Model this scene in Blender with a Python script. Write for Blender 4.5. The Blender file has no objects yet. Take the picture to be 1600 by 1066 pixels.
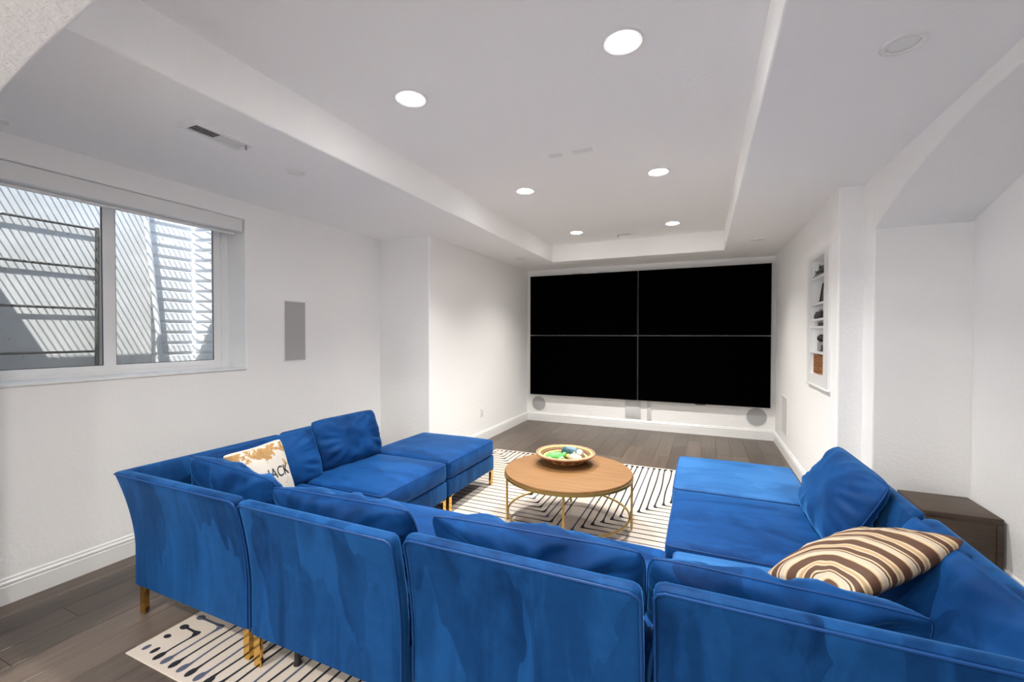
import bpy, bmesh, math, random
from math import sin, cos, pi, radians, sqrt
from mathutils import Vector, Matrix, noise

random.seed(7)
scene = bpy.context.scene
COL = scene.collection

# ------------------------------------------------------------------ camera
F_PX = 676.2881
cam_d = bpy.data.cameras.new('camera')
cam = bpy.data.objects.new('camera', cam_d)
COL.objects.link(cam)
_yaw, _pitch, _roll = -0.4159, -0.0144, 0.0011
_fw = Vector((sin(_yaw) * cos(_pitch), cos(_yaw) * cos(_pitch), sin(_pitch)))
_r = Vector((cos(_yaw), -sin(_yaw), 0))
_u = _r.cross(_fw)
_r2 = _r * cos(_roll) + _u * sin(_roll)
_u2 = _r2.cross(_fw)
_m = Matrix((_r2, _u2, -_fw)).transposed().to_4x4()
_m.translation = Vector((0, 0, 1.49))
cam.matrix_world = _m
cam_d.sensor_fit = 'HORIZONTAL'
cam_d.sensor_width = 36.0
cam_d.lens = 36.0 * F_PX / 1600.0
cam_d.clip_start = 0.02
scene.camera = cam

# ------------------------------------------------------------------ world, sun, exposure
world = bpy.data.worlds.new('sky')
scene.world = world
world.use_nodes = True
_wn = world.node_tree
_bg = _wn.nodes['Background']
_bg.inputs[0].default_value = (0.62, 0.76, 1.0, 1)
_bg.inputs[1].default_value = 2.0
sun_d = bpy.data.lights.new('sun', 'SUN')
sun_d.energy = 4.4
sun_d.angle = 0.006
sun_d.color = (1.0, 0.96, 0.9)
sun = bpy.data.objects.new('sun', sun_d)
COL.objects.link(sun)
sun.rotation_euler = Vector((-0.38, 0.40, -0.85)).to_track_quat('-Z', 'Y').to_euler()
LAMP_STRENGTH = 22.0
LAMP_WATTS = 122.0
HALL_FILL_STRENGTH = 520.0
scene.view_settings.view_transform = 'Standard'
scene.view_settings.look = 'None'
scene.view_settings.exposure = 1.1
scene.view_settings.gamma = 1.0
scene.view_settings.use_curve_mapping = False
scene.cycles.use_adaptive_sampling = True
scene.cycles.adaptive_threshold = 0.03
scene.cycles.max_bounces = 10
scene.cycles.diffuse_bounces = 7
scene.cycles.glossy_bounces = 4
scene.cycles.transparent_max_bounces = 8
scene.cycles.sample_clamp_indirect = 6.0
scene.cycles.caustics_reflective = False
scene.cycles.caustics_refractive = False

# ------------------------------------------------------------------ dimensions of the room
XL, XL2, YB, YF = -3.5156, -2.8144, 4.0752, 7.045
XR, YR, XR2, XA, YJ = 0.9292, 3.9901, 1.0852, 1.6017, 3.788
ZC, ZT = 2.6, 2.8543
TX0, TX1, TY0, TY1 = -2.1171, 0.2414, 0.73, 6.3224
YN0, YN1 = 0.36, 0.70            # arched wall the camera looks through
YBACK = -2.6

# ------------------------------------------------------------------ materials
def new_mat(name):
    m = bpy.data.materials.new(name)
    m.use_nodes = True
    nt = m.node_tree
    return m, nt, nt.nodes['Principled BSDF']

def N(nt, typ, **kw):
    n = nt.nodes.new(typ)
    for k, v in kw.items():
        setattr(n, k, v)
    return n

def ramp(nt, stops, interp='LINEAR'):
    r = nt.nodes.new('ShaderNodeValToRGB')
    e = r.color_ramp.elements
    r.color_ramp.interpolation = interp
    while len(e) < len(stops):
        e.new(0.5)
    for i, (p, c) in enumerate(stops):
        e[i].position = p
        e[i].color = (c[0], c[1], c[2], 1) if len(c) == 3 else c
    return r

def coords(nt, kind='Object', scale=(1, 1, 1), rot=(0, 0, 0), loc=(0, 0, 0)):
    t = nt.nodes.new('ShaderNodeTexCoord')
    mp = nt.nodes.new('ShaderNodeMapping')
    mp.inputs['Scale'].default_value = scale
    mp.inputs['Rotation'].default_value = rot
    mp.inputs['Location'].default_value = loc
    nt.links.new(t.outputs[kind], mp.inputs['Vector'])
    return mp.outputs['Vector']

def noise_tex(nt, vec, scale, detail=3, rough=0.5, dist=0.0):
    n = nt.nodes.new('ShaderNodeTexNoise')
    n.inputs['Scale'].default_value = scale
    n.inputs['Detail'].default_value = detail
    n.inputs['Roughness'].default_value = rough
    n.inputs['Distortion'].default_value = dist
    nt.links.new(vec, n.inputs['Vector'])
    return n

def bump(nt, bsdf, height, strength, dist=0.005):
    b = nt.nodes.new('ShaderNodeBump')
    b.inputs['Strength'].default_value = strength
    b.inputs['Distance'].default_value = dist
    nt.links.new(height, b.inputs['Height'])
    nt.links.new(b.outputs['Normal'], bsdf.inputs['Normal'])

def plain(name, col, rough=0.5, metal=0.0, spec=0.5, nscale=None, namp=0.06):
    m, nt, b = new_mat(name)
    b.inputs['Base Color'].default_value = (*col, 1)
    b.inputs['Roughness'].default_value = rough
    b.inputs['Metallic'].default_value = metal
    b.inputs['Specular IOR Level'].default_value = spec
    if nscale:
        n = noise_tex(nt, coords(nt), nscale)
        r = ramp(nt, [(0.3, tuple(c * (1 - namp) for c in col)), (0.7, tuple(min(1, c * (1 + namp)) for c in col))])
        nt.links.new(n.outputs['Fac'], r.inputs[0])
        nt.links.new(r.outputs[0], b.inputs['Base Color'])
    return m

def plaster(name, col, strength=0.25):
    m, nt, b = new_mat(name)
    b.inputs['Base Color'].default_value = (*col, 1)
    b.inputs['Roughness'].default_value = 0.75
    b.inputs['Specular IOR Level'].default_value = 0.25
    v = coords(nt)
    n = noise_tex(nt, v, 42, 3, 0.55)
    r = ramp(nt, [(0.42, (0, 0, 0)), (0.6, (1, 1, 1))])
    nt.links.new(n.outputs['Fac'], r.inputs[0])
    bump(nt, b, r.outputs[0], strength, 0.003)
    return m

M = {}
M['wall'] = plaster('wall_paint', (0.90, 0.895, 0.885))
M['ceil'] = plaster('ceiling_paint', (0.95, 0.948, 0.94), 0.14)
M['arch'] = plaster('arch_plaster', (0.90, 0.895, 0.885), 0.4)
M['trim'] = plain('trim_paint', (0.83, 0.83, 0.82), 0.35)
M['vinyl'] = plain('window_vinyl', (0.86, 0.86, 0.86), 0.3)
M['grey_grille'] = plain('grey_grille', (0.42, 0.42, 0.415), 0.7, nscale=300, namp=0.12)
M['pale_grille'] = plain('pale_grille', (0.66, 0.66, 0.655), 0.7, nscale=300, namp=0.08)
M['white_plastic'] = plain('white_plastic', (0.82, 0.82, 0.81), 0.35)
M['dark_slot'] = plain('dark_slot', (0.05, 0.05, 0.05), 0.8)
M['tv_screen'] = plain('tv_screen', (0.0006, 0.0006, 0.0007), 0.5, spec=0.0)
M['tv_body'] = plain('tv_body', (0.01, 0.01, 0.011), 0.5, spec=0.2)
M['steel'] = plain('steel', (0.55, 0.55, 0.55), 0.35, 1.0)
M['brass'] = plain('polished_brass', (0.83, 0.50, 0.13), 0.16, 1.0)
M['gold_rod'] = plain('satin_gold_rod', (0.52, 0.36, 0.12), 0.38, 0.85)
M['black'] = plain('black_plastic', (0.012, 0.012, 0.013), 0.45)
M['grey_item'] = plain('grey_item', (0.30, 0.30, 0.31), 0.5)
M['dark_grey'] = plain('dark_grey', (0.07, 0.07, 0.075), 0.5)
M['leaf'] = plain('leaf_green', (0.06, 0.12, 0.045), 0.5, nscale=40, namp=0.4)

def velvet(name, seed=0.0, dark=(0.0016, 0.0165, 0.069), light=(0.0080, 0.058, 0.187), streak=(5, 5, 1.0)):
    m, nt, b = new_mat(name)
    oi = nt.nodes.new('ShaderNodeObjectInfo')
    tc = nt.nodes.new('ShaderNodeTexCoord')
    add = nt.nodes.new('ShaderNodeVectorMath'); add.operation = 'ADD'
    sc = nt.nodes.new('ShaderNodeVectorMath'); sc.operation = 'SCALE'
    comb = nt.nodes.new('ShaderNodeCombineXYZ')
    for i in range(3):
        nt.links.new(oi.outputs['Random'], comb.inputs[i])
    nt.links.new(comb.outputs[0], sc.inputs[0]); sc.inputs['Scale'].default_value = 37.0
    nt.links.new(tc.outputs['Object'], add.inputs[0]); nt.links.new(sc.outputs[0], add.inputs[1])
    mp = nt.nodes.new('ShaderNodeMapping'); mp.inputs['Scale'].default_value = streak
    mp.inputs['Rotation'].default_value = (0.05, 0.08, 0.1)
    nt.links.new(add.outputs[0], mp.inputs['Vector'])
    # nap strokes: broad patches with rather crisp borders, plus soft mottling
    vo = nt.nodes.new('ShaderNodeTexVoronoi'); vo.feature = 'F1'
    vo.inputs['Scale'].default_value = 1.15; vo.inputs['Randomness'].default_value = 1.0
    dn = noise_tex(nt, mp.outputs[0], 1.6, 2, 0.5)
    dm = nt.nodes.new('ShaderNodeVectorMath'); dm.operation = 'MULTIPLY_ADD'
    nt.links.new(dn.outputs['Color'], dm.inputs[0]); dm.inputs[1].default_value = (0.7, 0.7, 0.7)
    nt.links.new(mp.outputs[0], dm.inputs[2])
    nt.links.new(dm.outputs[0], vo.inputs['Vector'])
    sep = nt.nodes.new('ShaderNodeSeparateColor')
    nt.links.new(vo.outputs['Color'], sep.inputs[0])
    n1 = noise_tex(nt, mp.outputs[0], 1.1, 3, 0.55, 1.2)
    r1 = ramp(nt, [(0.40, (0, 0, 0)), (0.56, (1, 1, 1))])
    nt.links.new(n1.outputs['Fac'], r1.inputs[0])
    n2 = noise_tex(nt, add.outputs[0], 22, 4, 0.6)
    mx = nt.nodes.new('ShaderNodeMath'); mx.operation = 'MULTIPLY_ADD'
    nt.links.new(sep.outputs[0], mx.inputs[0]); mx.inputs[1].default_value = 0.52
    m2 = nt.nodes.new('ShaderNodeMath'); m2.operation = 'MULTIPLY_ADD'
    nt.links.new(r1.outputs[0], m2.inputs[0]); m2.inputs[1].default_value = 0.38
    m3 = nt.nodes.new('ShaderNodeMath'); m3.operation = 'MULTIPLY_ADD'
    nt.links.new(n2.outputs['Fac'], m3.inputs[0]); m3.inputs[1].default_value = 0.40; m3.inputs[2].default_value = -0.13
    nt.links.new(m3.outputs[0], m2.inputs[2]); nt.links.new(m2.outputs[0], mx.inputs[2])
    cr = ramp(nt, [(0.05, dark), (0.95, light)])
    nt.links.new(mx.outputs[0], cr.inputs[0])
    nt.links.new(cr.outputs[0], b.inputs['Base Color'])
    b.inputs['Roughness'].default_value = 0.55
    b.inputs['Specular IOR Level'].default_value = 0.06
    b.inputs['Sheen Weight'].default_value = 0.45
    b.inputs['Sheen Roughness'].default_value = 0.35
    b.inputs['Sheen Tint'].default_value = (0.10, 0.42, 1.0, 1)
    n3 = noise_tex(nt, tc.outputs['Object'], 260, 2)
    bump(nt, b, n3.outputs['Fac'], 0.12, 0.001)
    return m

M['velvet'] = velvet('blue_velvet')
M['velvet_seat'] = velvet('blue_velvet_seat', dark=(0.0018, 0.022, 0.094), light=(0.008, 0.060, 0.215), streak=(1.6, 4, 4))
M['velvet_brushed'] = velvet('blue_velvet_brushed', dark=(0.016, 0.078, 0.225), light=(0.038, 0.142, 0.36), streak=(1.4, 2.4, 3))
M['velvet_pillow'] = velvet('blue_velvet_pillow', dark=(0.0018, 0.018, 0.075), light=(0.0068, 0.053, 0.188), streak=(3, 3, 3))
M['piping'] = plain('blue_piping', (0.006, 0.042, 0.155), 0.5, spec=0.2)

# hardwood
def wood_floor():
    m, nt, b = new_mat('dark_hardwood')
    oi = nt.nodes.new('ShaderNodeObjectInfo')
    tc = nt.nodes.new('ShaderNodeTexCoord')
    add = nt.nodes.new('ShaderNodeVectorMath'); add.operation = 'ADD'
    cb = nt.nodes.new('ShaderNodeCombineXYZ')
    mu = nt.nodes.new('ShaderNodeMath'); mu.operation = 'MULTIPLY'; mu.inputs[1].default_value = 50
    nt.links.new(oi.outputs['Random'], mu.inputs[0])
    for i in range(3):
        nt.links.new(mu.outputs[0], cb.inputs[i])
    nt.links.new(tc.outputs['Object'], add.inputs[0]); nt.links.new(cb.outputs[0], add.inputs[1])
    mp = nt.nodes.new('ShaderNodeMapping'); mp.inputs['Scale'].default_value = (22, 1.1, 1)
    nt.links.new(add.outputs[0], mp.inputs['Vector'])
    n = noise_tex(nt, mp.outputs[0], 1.6, 6, 0.62, 0.6)
    r = ramp(nt, [(0.28, (0.064, 0.047, 0.036)), (0.72, (0.118, 0.089, 0.069))])
    nt.links.new(n.outputs['Fac'], r.inputs[0])
    hs = nt.nodes.new('ShaderNodeHueSaturation')
    mr = nt.nodes.new('ShaderNodeMapRange'); mr.inputs['To Min'].default_value = 0.78; mr.inputs['To Max'].default_value = 1.22
    nt.links.new(oi.outputs['Random'], mr.inputs['Value']); nt.links.new(mr.outputs[0], hs.inputs['Value'])
    nt.links.new(r.outputs[0], hs.inputs['Color']); nt.links.new(hs.outputs[0], b.inputs['Base Color'])
    b.inputs['Roughness'].default_value = 0.36
    b.inputs['Specular IOR Level'].default_value = 0.5
    bump(nt, b, n.outputs['Fac'], 0.12, 0.002)
    return m
M['floor'] = wood_floor()

def wood(name, c0, c1, scale=(2, 26, 26), rough=0.45):
    m, nt, b = new_mat(name)
    v = coords(nt, scale=scale)
    n = noise_tex(nt, v, 1.5, 5, 0.6, 0.5)
    r = ramp(nt, [(0.3, c0), (0.7, c1)])
    nt.links.new(n.outputs['Fac'], r.inputs[0]); nt.links.new(r.outputs[0], b.inputs['Base Color'])
    b.inputs['Roughness'].default_value = rough
    bump(nt, b, n.outputs['Fac'], 0.1, 0.002)
    return m
M['oak'] = wood('oak_top', (0.165, 0.077, 0.026), (0.245, 0.128, 0.048))
M['dark_wood'] = wood('dark_brown_wood', (0.036, 0.022, 0.013), (0.075, 0.048, 0.030), (3, 3, 40) if False else (3, 22, 22))
M['slab'] = plain('floor_slab', (0.02, 0.016, 0.013), 0.8)
M['rug'] = plain('cream_rug', (0.49, 0.43, 0.372), 0.95, spec=0.1, nscale=160, namp=0.08)
M['rug_black'] = plain('rug_black_yarn', (0.02, 0.021, 0.026), 0.95, spec=0.1)
M['rug_slate'] = plain('rug_slate_yarn', (0.075, 0.085, 0.125), 0.95, spec=0.1)

def glass_mat():
    m = bpy.data.materials.new('window_glass'); m.use_nodes = True
    nt = m.node_tree; nt.nodes.clear()
    o = nt.nodes.new('ShaderNodeOutputMaterial')
    t = nt.nodes.new('ShaderNodeBsdfTransparent'); t.inputs[0].default_value = (0.95, 0.97, 0.97, 1)
    g = nt.nodes.new('ShaderNodeBsdfGlossy'); g.inputs['Roughness'].default_value = 0.02
    mx = nt.nodes.new('ShaderNodeMixShader'); mx.inputs[0].default_value = 0.06
    nt.links.new(t.outputs[0], mx.inputs[1]); nt.links.new(g.outputs[0], mx.inputs[2])
    nt.links.new(mx.outputs[0], o.inputs[0])
    return m
M['glass'] = glass_mat()

def emis(name, col, strength):
    m, nt, b = new_mat(name)
    b.inputs['Base Color'].default_value = (*col, 1)
    b.inputs['Emission Color'].default_value = (*col, 1)
    b.inputs['Emission Strength'].default_value = strength
    return m
M['lens'] = emis('lamp_lens', (1.0, 0.972, 0.925), LAMP_STRENGTH)
M['hall_fill'] = emis('hall_fill_lens', (1.0, 0.972, 0.925), HALL_FILL_STRENGTH)

# ------------------------------------------------------------------ mesh helpers
def obj(name, bm, mat, parent=None, smooth=False, loc=None):
    me = bpy.data.meshes.new(name)
    bmesh.ops.recalc_face_normals(bm, faces=bm.faces[:])
    bm.to_mesh(me); bm.free()
    for mt in (mat if isinstance(mat, (list, tuple)) else [mat]):
        me.materials.append(mt)
    if smooth:
        me.polygons.foreach_set('use_smooth', [True] * len(me.polygons))
        if smooth != 'all':
            try:
                me.set_sharp_from_angle(angle=radians(40))
            except Exception:
                pass
    o = bpy.data.objects.new(name, me)
    COL.objects.link(o)
    if parent is not None:
        o.parent = parent
    if loc is not None:
        o.location = loc
    return o

def tag(o, label=None, cat=None, group=None, kind=None):
    if label: o['label'] = label
    if cat: o['category'] = cat
    if group: o['group'] = group
    if kind: o['kind'] = kind
    return o

def thing(name, label, cat, loc=(0, 0, 0), rotz=0.0, group=None):
    o = bpy.data.objects.new(name, None)
    o.empty_display_size = 0.1
    COL.objects.link(o)
    o.location = loc; o.rotation_euler = (0, 0, rotz)
    return tag(o, label, cat, group)

def struct(o, label=None):
    o['kind'] = 'structure'
    if label: o['label'] = label
    return o

def add_box(bm, x0, x1, y0, y1, z0, z1, bev=0.0, seg=2):
    vs = [bm.verts.new(p) for p in ((x0, y0, z0), (x1, y0, z0), (x1, y1, z0), (x0, y1, z0),
                                    (x0, y0, z1), (x1, y0, z1), (x1, y1, z1), (x0, y1, z1))]
    fs = [bm.faces.new([vs[i] for i in f]) for f in ((3, 2, 1, 0), (4, 5, 6, 7), (0, 1, 5, 4), (1, 2, 6, 5), (2, 3, 7, 6), (3, 0, 4, 7))]
    if bev > 0:
        es = list({e for f in fs for e in f.edges})
        bmesh.ops.bevel(bm, geom=es, offset=bev, segments=seg, affect='EDGES', profile=0.5)
    return bm

def box(x0, x1, y0, y1, z0, z1, bev=0.0, seg=2):
    return add_box(bmesh.new(), x0, x1, y0, y1, z0, z1, bev, seg)

def add_tube(bm, pts, r, n=8, closed=False, caps=True):
    """round tube along a polyline; r may be a number or a list"""
    pts = [Vector(p) for p in pts]
    L = len(pts)
    rs = r if isinstance(r, (list, tuple)) else [r] * L
    rings = []
    prev = None
    for i in range(L):
        if closed:
            t = (pts[(i + 1) % L] - pts[i - 1])
        else:
            t = pts[min(i + 1, L - 1)] - pts[max(i - 1, 0)]
        t.normalize()
        if prev is None:
            a = Vector((0, 0, 1)) if abs(t.z) < 0.9 else Vector((1, 0, 0))
            u = t.cross(a).normalized()
        else:
            u = (prev - t * prev.dot(t)).normalized()
        prev = u
        w = t.cross(u)
        rings.append([bm.verts.new(pts[i] + (u * cos(2 * pi * k / n) + w * sin(2 * pi * k / n)) * rs[i]) for k in range(n)])
    for i in range(L if closed else L - 1):
        a, b = rings[i], rings[(i + 1) % L]
        for k in range(n):
            bm.faces.new((a[k], a[(k + 1) % n], b[(k + 1) % n], b[k]))
    if caps and not closed:
        bm.faces.new(rings[0][::-1]); bm.faces.new(rings[-1])
    return bm

def add_lathe(bm, prof, n=32, cx=0, cy=0, wob=None):
    rings = []
    for (r, z) in prof:
        if r < 1e-6:
            rings.append([bm.verts.new((cx, cy, z))])
        else:
            rings.append([bm.verts.new((cx + r * cos(2 * pi * k / n), cy + r * sin(2 * pi * k / n), z)) for k in range(n)])
    for a, b in zip(rings[:-1], rings[1:]):
        for k in range(n):
            k2 = (k + 1) % n
            if len(a) == 1 and len(b) == 1: continue
            if len(a) == 1: bm.faces.new((a[0], b[k2], b[k]))
            elif len(b) == 1: bm.faces.new((a[k], a[k2], b[0]))
            else: bm.faces.new((a[k], a[k2], b[k2], b[k]))
    return bm

def add_prism(bm, poly, axis, a0, a1):
    """poly: list of 2D points; axis: extrusion axis 'x','y','z'"""
    def p3(p, a):
        return {'x': (a, p[0], p[1]), 'y': (p[0], a, p[1]), 'z': (p[0], p[1], a)}[axis]
    lo = [bm.verts.new(p3(p, a0)) for p in poly]
    hi = [bm.verts.new(p3(p, a1)) for p in poly]
    n = len(poly)
    f0 = bm.faces.new(lo); f1 = bm.faces.new(hi[::-1])
    for i in range(n):
        bm.faces.new((lo[i], lo[(i + 1) % n], hi[(i + 1) % n], hi[i]))
    f0.normal_update(); f1.normal_update()
    bmesh.ops.triangulate(bm, faces=[f0, f1])
    return bm

def axis_steps(s, r, n_r=4, n_m=8):
    """grid positions along [-s, s], dense inside the rounded margin r"""
    out = [-s + r * (1 - cos(pi / 2 * i / n_r)) for i in range(n_r)]
    out += [-s + r + (2 * s - 2 * r) * i / n_m for i in range(n_m + 1)]
    out += [s - r * (1 - cos(pi / 2 * i / n_r)) for i in range(n_r - 1, -1, -1)]
    return out

def soft_box(sx, sy, sz, r, crown=0.0, crown_bot=0.0, side=0.0, nm=(8, 8, 2), wr=0.0, seed=0.0):
    """upholstered box, half sizes sx, sy, sz, rounded by r, top crowned, sides puffed"""
    bm = bmesh.new()
    ax = [axis_steps(s, r, 4, m) for s, m in zip((sx, sy, sz), nm)]
    S = (sx, sy, sz)
    for d in range(3):
        a, b = (d + 1) % 3, (d + 2) % 3
        for sg in (-1, 1):
            g = []
            for u in ax[a]:
                row = []
                for v in ax[b]:
                    p = [0, 0, 0]; p[d] = sg * S[d]; p[a] = u; p[b] = v
                    q = [max(-S[i] + r, min(S[i] - r, p[i])) for i in range(3)]
                    dv = Vector((p[0] - q[0], p[1] - q[1], p[2] - q[2]))
                    dv = dv.normalized() * r
                    row.append(bm.verts.new((q[0] + dv.x, q[1] + dv.y, q[2] + dv.z)))
                g.append(row)
            for i in range(len(g) - 1):
                for j in range(len(g[0]) - 1):
                    bm.faces.new((g[i][j], g[i + 1][j], g[i + 1][j + 1], g[i][j + 1]))
    bmesh.ops.remove_doubles(bm, verts=bm.verts[:], dist=1e-5)
    for v in bm.verts:
        x, y, z = v.co
        fx, fy, fz = max(0, 1 - (x / sx) ** 2), max(0, 1 - (y / sy) ** 2), max(0, 1 - (z / sz) ** 2)
        k = (fx * fy) ** 0.55
        if z > 0:
            v.co.z += crown * k * min(1, z / (sz - r * 0.5))
        else:
            v.co.z -= crown_bot * k
        if side:
            v.co.x += side * math.copysign(1, x) * fz * fy ** 0.5 * (abs(x) / sx) ** 3
            v.co.y += side * math.copysign(1, y) * fz * fx ** 0.5 * (abs(y) / sy) ** 3
        if wr and z > 0:
            v.co.z += wr * noise.noise(Vector((x * 7 + seed, y * 7, seed * 3))) * k
    return bm

def frame_mesh(bm, axis, a0, a1, u0, u1, v0, v1, h0, h1, g0, g1, bev=0.0):
    """slab between a0 (room side) and a1 along axis, rect u,v with a rectangular hole h(u), g(v)"""
    def p3(a, u, v):
        return {'x': (a, u, v), 'y': (u, a, v), 'z': (u, v, a)}[axis]
    O = [(u0, v0), (u1, v0), (u1, v1), (u0, v1)]
    I = [(h0, g0), (h1, g0), (h1, g1), (h0, g1)]
    vo = {a: [bm.verts.new(p3(a, *p)) for p in O] for a in (a0, a1)}
    vi = {a: [bm.verts.new(p3(a, *p)) for p in I] for a in (a0, a1)}
    for a in (a0, a1):
        for k in range(4):
            k2 = (k + 1) % 4
            bm.faces.new((vo[a][k], vo[a][k2], vi[a][k2], vi[a][k]))
    inner = []
    for k in range(4):
        k2 = (k + 1) % 4
        bm.faces.new((vo[a0][k], vo[a0][k2], vo[a1][k2], vo[a1][k]))
        bm.faces.new((vi[a0][k], vi[a0][k2], vi[a1][k2], vi[a1][k]))
        inner.append(bm.edges.get((vi[a0][k], vi[a0][k2])))
    if bev:
        bmesh.ops.recalc_face_normals(bm, faces=bm.faces[:])
        bmesh.ops.bevel(bm, geom=inner, offset=bev, segments=4, affect='EDGES', profile=0.5)
    return bm

def bevel_where(bm, test, off, seg=4):
    bmesh.ops.recalc_face_normals(bm, faces=bm.faces[:])
    es = [e for e in bm.edges if test(e.verts[0].co, e.verts[1].co)]
    if es:
        bmesh.ops.bevel(bm, geom=es, offset=off, segments=seg, affect='EDGES', profile=0.5)

# ------------------------------------------------------------------ room shell
# floor: slab and single planks running along the room
bm = box(-3.85, 2.0, YBACK - 0.2, 7.35, -0.14, -0.0125)
floor = struct(obj('floor', bm, M['slab']), 'dark brown hardwood plank floor')
PW = 0.176
plank_mesh = {}
def plank_data(L, W):
    k = (round(L, 3), round(W, 3))
    if k not in plank_mesh:
        b = bmesh.new()
        h, c = 0.012, 0.0016
        g = 0.0006
        x, y = W / 2 - g, L / 2 - g
        lo = [b.verts.new(p) for p in ((-x, -y, 0), (x, -y, 0), (x, y, 0), (-x, y, 0))]
        md = [b.verts.new(p) for p in ((-x, -y, h - c), (x, -y, h - c), (x, y, h - c), (-x, y, h - c))]
        hi = [b.verts.new(p) for p in ((-x + c, -y + c, h), (x - c, -y + c, h), (x - c, y - c, h), (-x + c, y - c, h))]
        b.faces.new(hi)
        for A, B in ((lo, md), (md, hi)):
            for i in range(4):
                b.faces.new((A[i], A[(i + 1) % 4], B[(i + 1) % 4], B[i]))
        bmesh.ops.recalc_face_normals(b, faces=b.faces[:])
        me = bpy.data.meshes.new('plank'); b.to_mesh(me); b.free()
        me.materials.append(M['floor'])
        plank_mesh[k] = me
    return plank_mesh[k]
rngp = random.Random(3)
x = XL - 0.02
row = 0
while x < 1.66:
    y = YBACK - 0.6 * rngp.random() if False else YBACK
    first = True
    while y < 7.06:
        L = rngp.choice((1.2, 1.5, 1.8, 2.1))
        if first:
            L = rngp.choice((0.45, 0.75, 1.05, 1.35)); first = False
        L = round(min(L, 7.06 - y), 3)
        if L < 0.02: break
        if not (x + PW < -3.6):
            o = bpy.data.objects.new('plank', plank_data(L, PW))
            COL.objects.link(o); o.parent = floor
            o.location = (x + PW / 2, y + L / 2, -0.012)
        y += L
    x += PW
    row += 1

# window wall (left) with the recessed opening
WY0, WY1, WZ0, WZ1 = 0.80, 2.426, 1.20, 2.452
bm = bmesh.new()
frame_mesh(bm, 'x', XL, XL - 0.30, YN0, YB + 0.02, -0.1, 2.75, WY0, WY1, WZ0, WZ1, 0.012)
struct(obj('wall_left', bm, M['wall']), 'white textured wall with the window')
bm = box(-3.83, XL2, YB, 7.30, -0.1, 2.75)
bevel_where(bm, lambda a, b: abs(a.x - XL2) < 1e-4 and abs(b.x - XL2) < 1e-4 and abs(a.y - YB) < 1e-4 and abs(b.y - YB) < 1e-4, 0.014)
struct(obj('wall_left_far', bm, M['wall']), 'white wall standing proud beyond the window wall')
bm = box(XL2 - 0.05, XR + 0.05, YF, 7.35, -0.1, 2.75)
struct(obj('wall_far', bm, M['wall']), 'white far wall behind the screens')
# right wall block with the shelf niche
NY0, NY1, NZ0, NZ1, ND = 4.335, 4.845, 1.145, 2.170, 0.15
bm = bmesh.new()
frame_mesh(bm, 'x', XR, 1.95, YR, 7.30, -0.1, 2.75, NY0, NY1, NZ0, NZ1, 0.0)
bevel_where(bm, lambda a, b: abs(a.x - XR) < 1e-4 and abs(b.x - XR) < 1e-4 and abs(a.y - YR) < 1e-4 and abs(b.y - YR) < 1e-4, 0.014)
struct(obj('wall_right', bm, M['wall']), 'white right wall with the shelf niche')
# pier beside the alcove
bm = box(XR2, 1.95, YJ, YR, -0.1, 2.75)
bevel_where(bm, lambda a, b: abs(a.x - XR2) < 1e-4 and abs(b.x - XR2) < 1e-4 and abs(a.y - YJ) < 1e-4 and abs(b.y - YJ) < 1e-4, 0.014)
struct(obj('wall_right_pier', bm, M['wall']), 'narrow white pier beside the arched alcove')
bm = box(XA, 1.95, 0.36, YJ, -0.1, 2.75)
struct(obj('wall_alcove', bm, M['wall']), 'white back wall of the arched alcove')
bm = box(XR2, 1.95, 0.36, 0.75, -0.1, 2.75)
struct(obj('wall_right_near', bm, M['wall']), 'white right wall beside the camera')

def arch_pts(c, half, spring, crown, n=40):
    h = crown - spring
    R = (half * half + h * h) / (2 * h)
    out = []
    for i in range(n + 1):
        d = -half + 2 * half * i / n
        out.append((c + d, crown - R + sqrt(R * R - d * d)))
    return out
# arched header over the alcove
ap = arch_pts((0.75 + YJ) / 2, (YJ - 0.75) / 2, 2.228, 2.514)
bm = bmesh.new()
poly = ap + [(YJ, 2.75), (0.75, 2.75)]
add_prism(bm, poly, 'x', XR2, XA + 0.02)
bevel_where(bm, lambda a, b: abs(a.x - XR2) < 1e-4 and abs(b.x - XR2) < 1e-4 and a.z < 2.55 and b.z < 2.55 and abs(a.y - b.y) < 0.2, 0.012)
struct(obj('trim_1', bm, M['arch']), 'white plaster arch over the alcove')
# arched wall the camera looks through
ap = arch_pts(-1.07, 1.69, 2.238, 2.522)
bm = bmesh.new()
poly = [(-3.83, 2.75), (-3.83, -0.1), (-2.76, -0.1)] + ap + [(0.62, -0.1), (1.95, -0.1), (1.95, 2.75)]
add_prism(bm, poly, 'y', YN0, YN1)
bevel_where(bm, lambda a, b: abs(a.y - YN1) < 1e-4 and abs(b.y - YN1) < 1e-4 and a.z < 2.56 and b.z < 2.56 and -2.8 < a.x < 0.65 and -2.8 < b.x < 0.65 and (a - b).length < 2.4, 0.012)
struct(obj('wall_near', bm, M['arch']), 'white plaster arch in the foreground')
# entry space behind the camera
bm = bmesh.new()
add_box(bm, -3.83, XL, YBACK, YN0, -0.1, 2.75)
add_box(bm, 1.62, 1.95, YBACK, YN0, -0.1, 2.75)
add_box(bm, -3.83, 1.95, YBACK - 0.2, YBACK, -0.1, 2.75)
struct(obj('wall_back', bm, M['wall']), 'white walls of the entry behind the camera')

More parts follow.
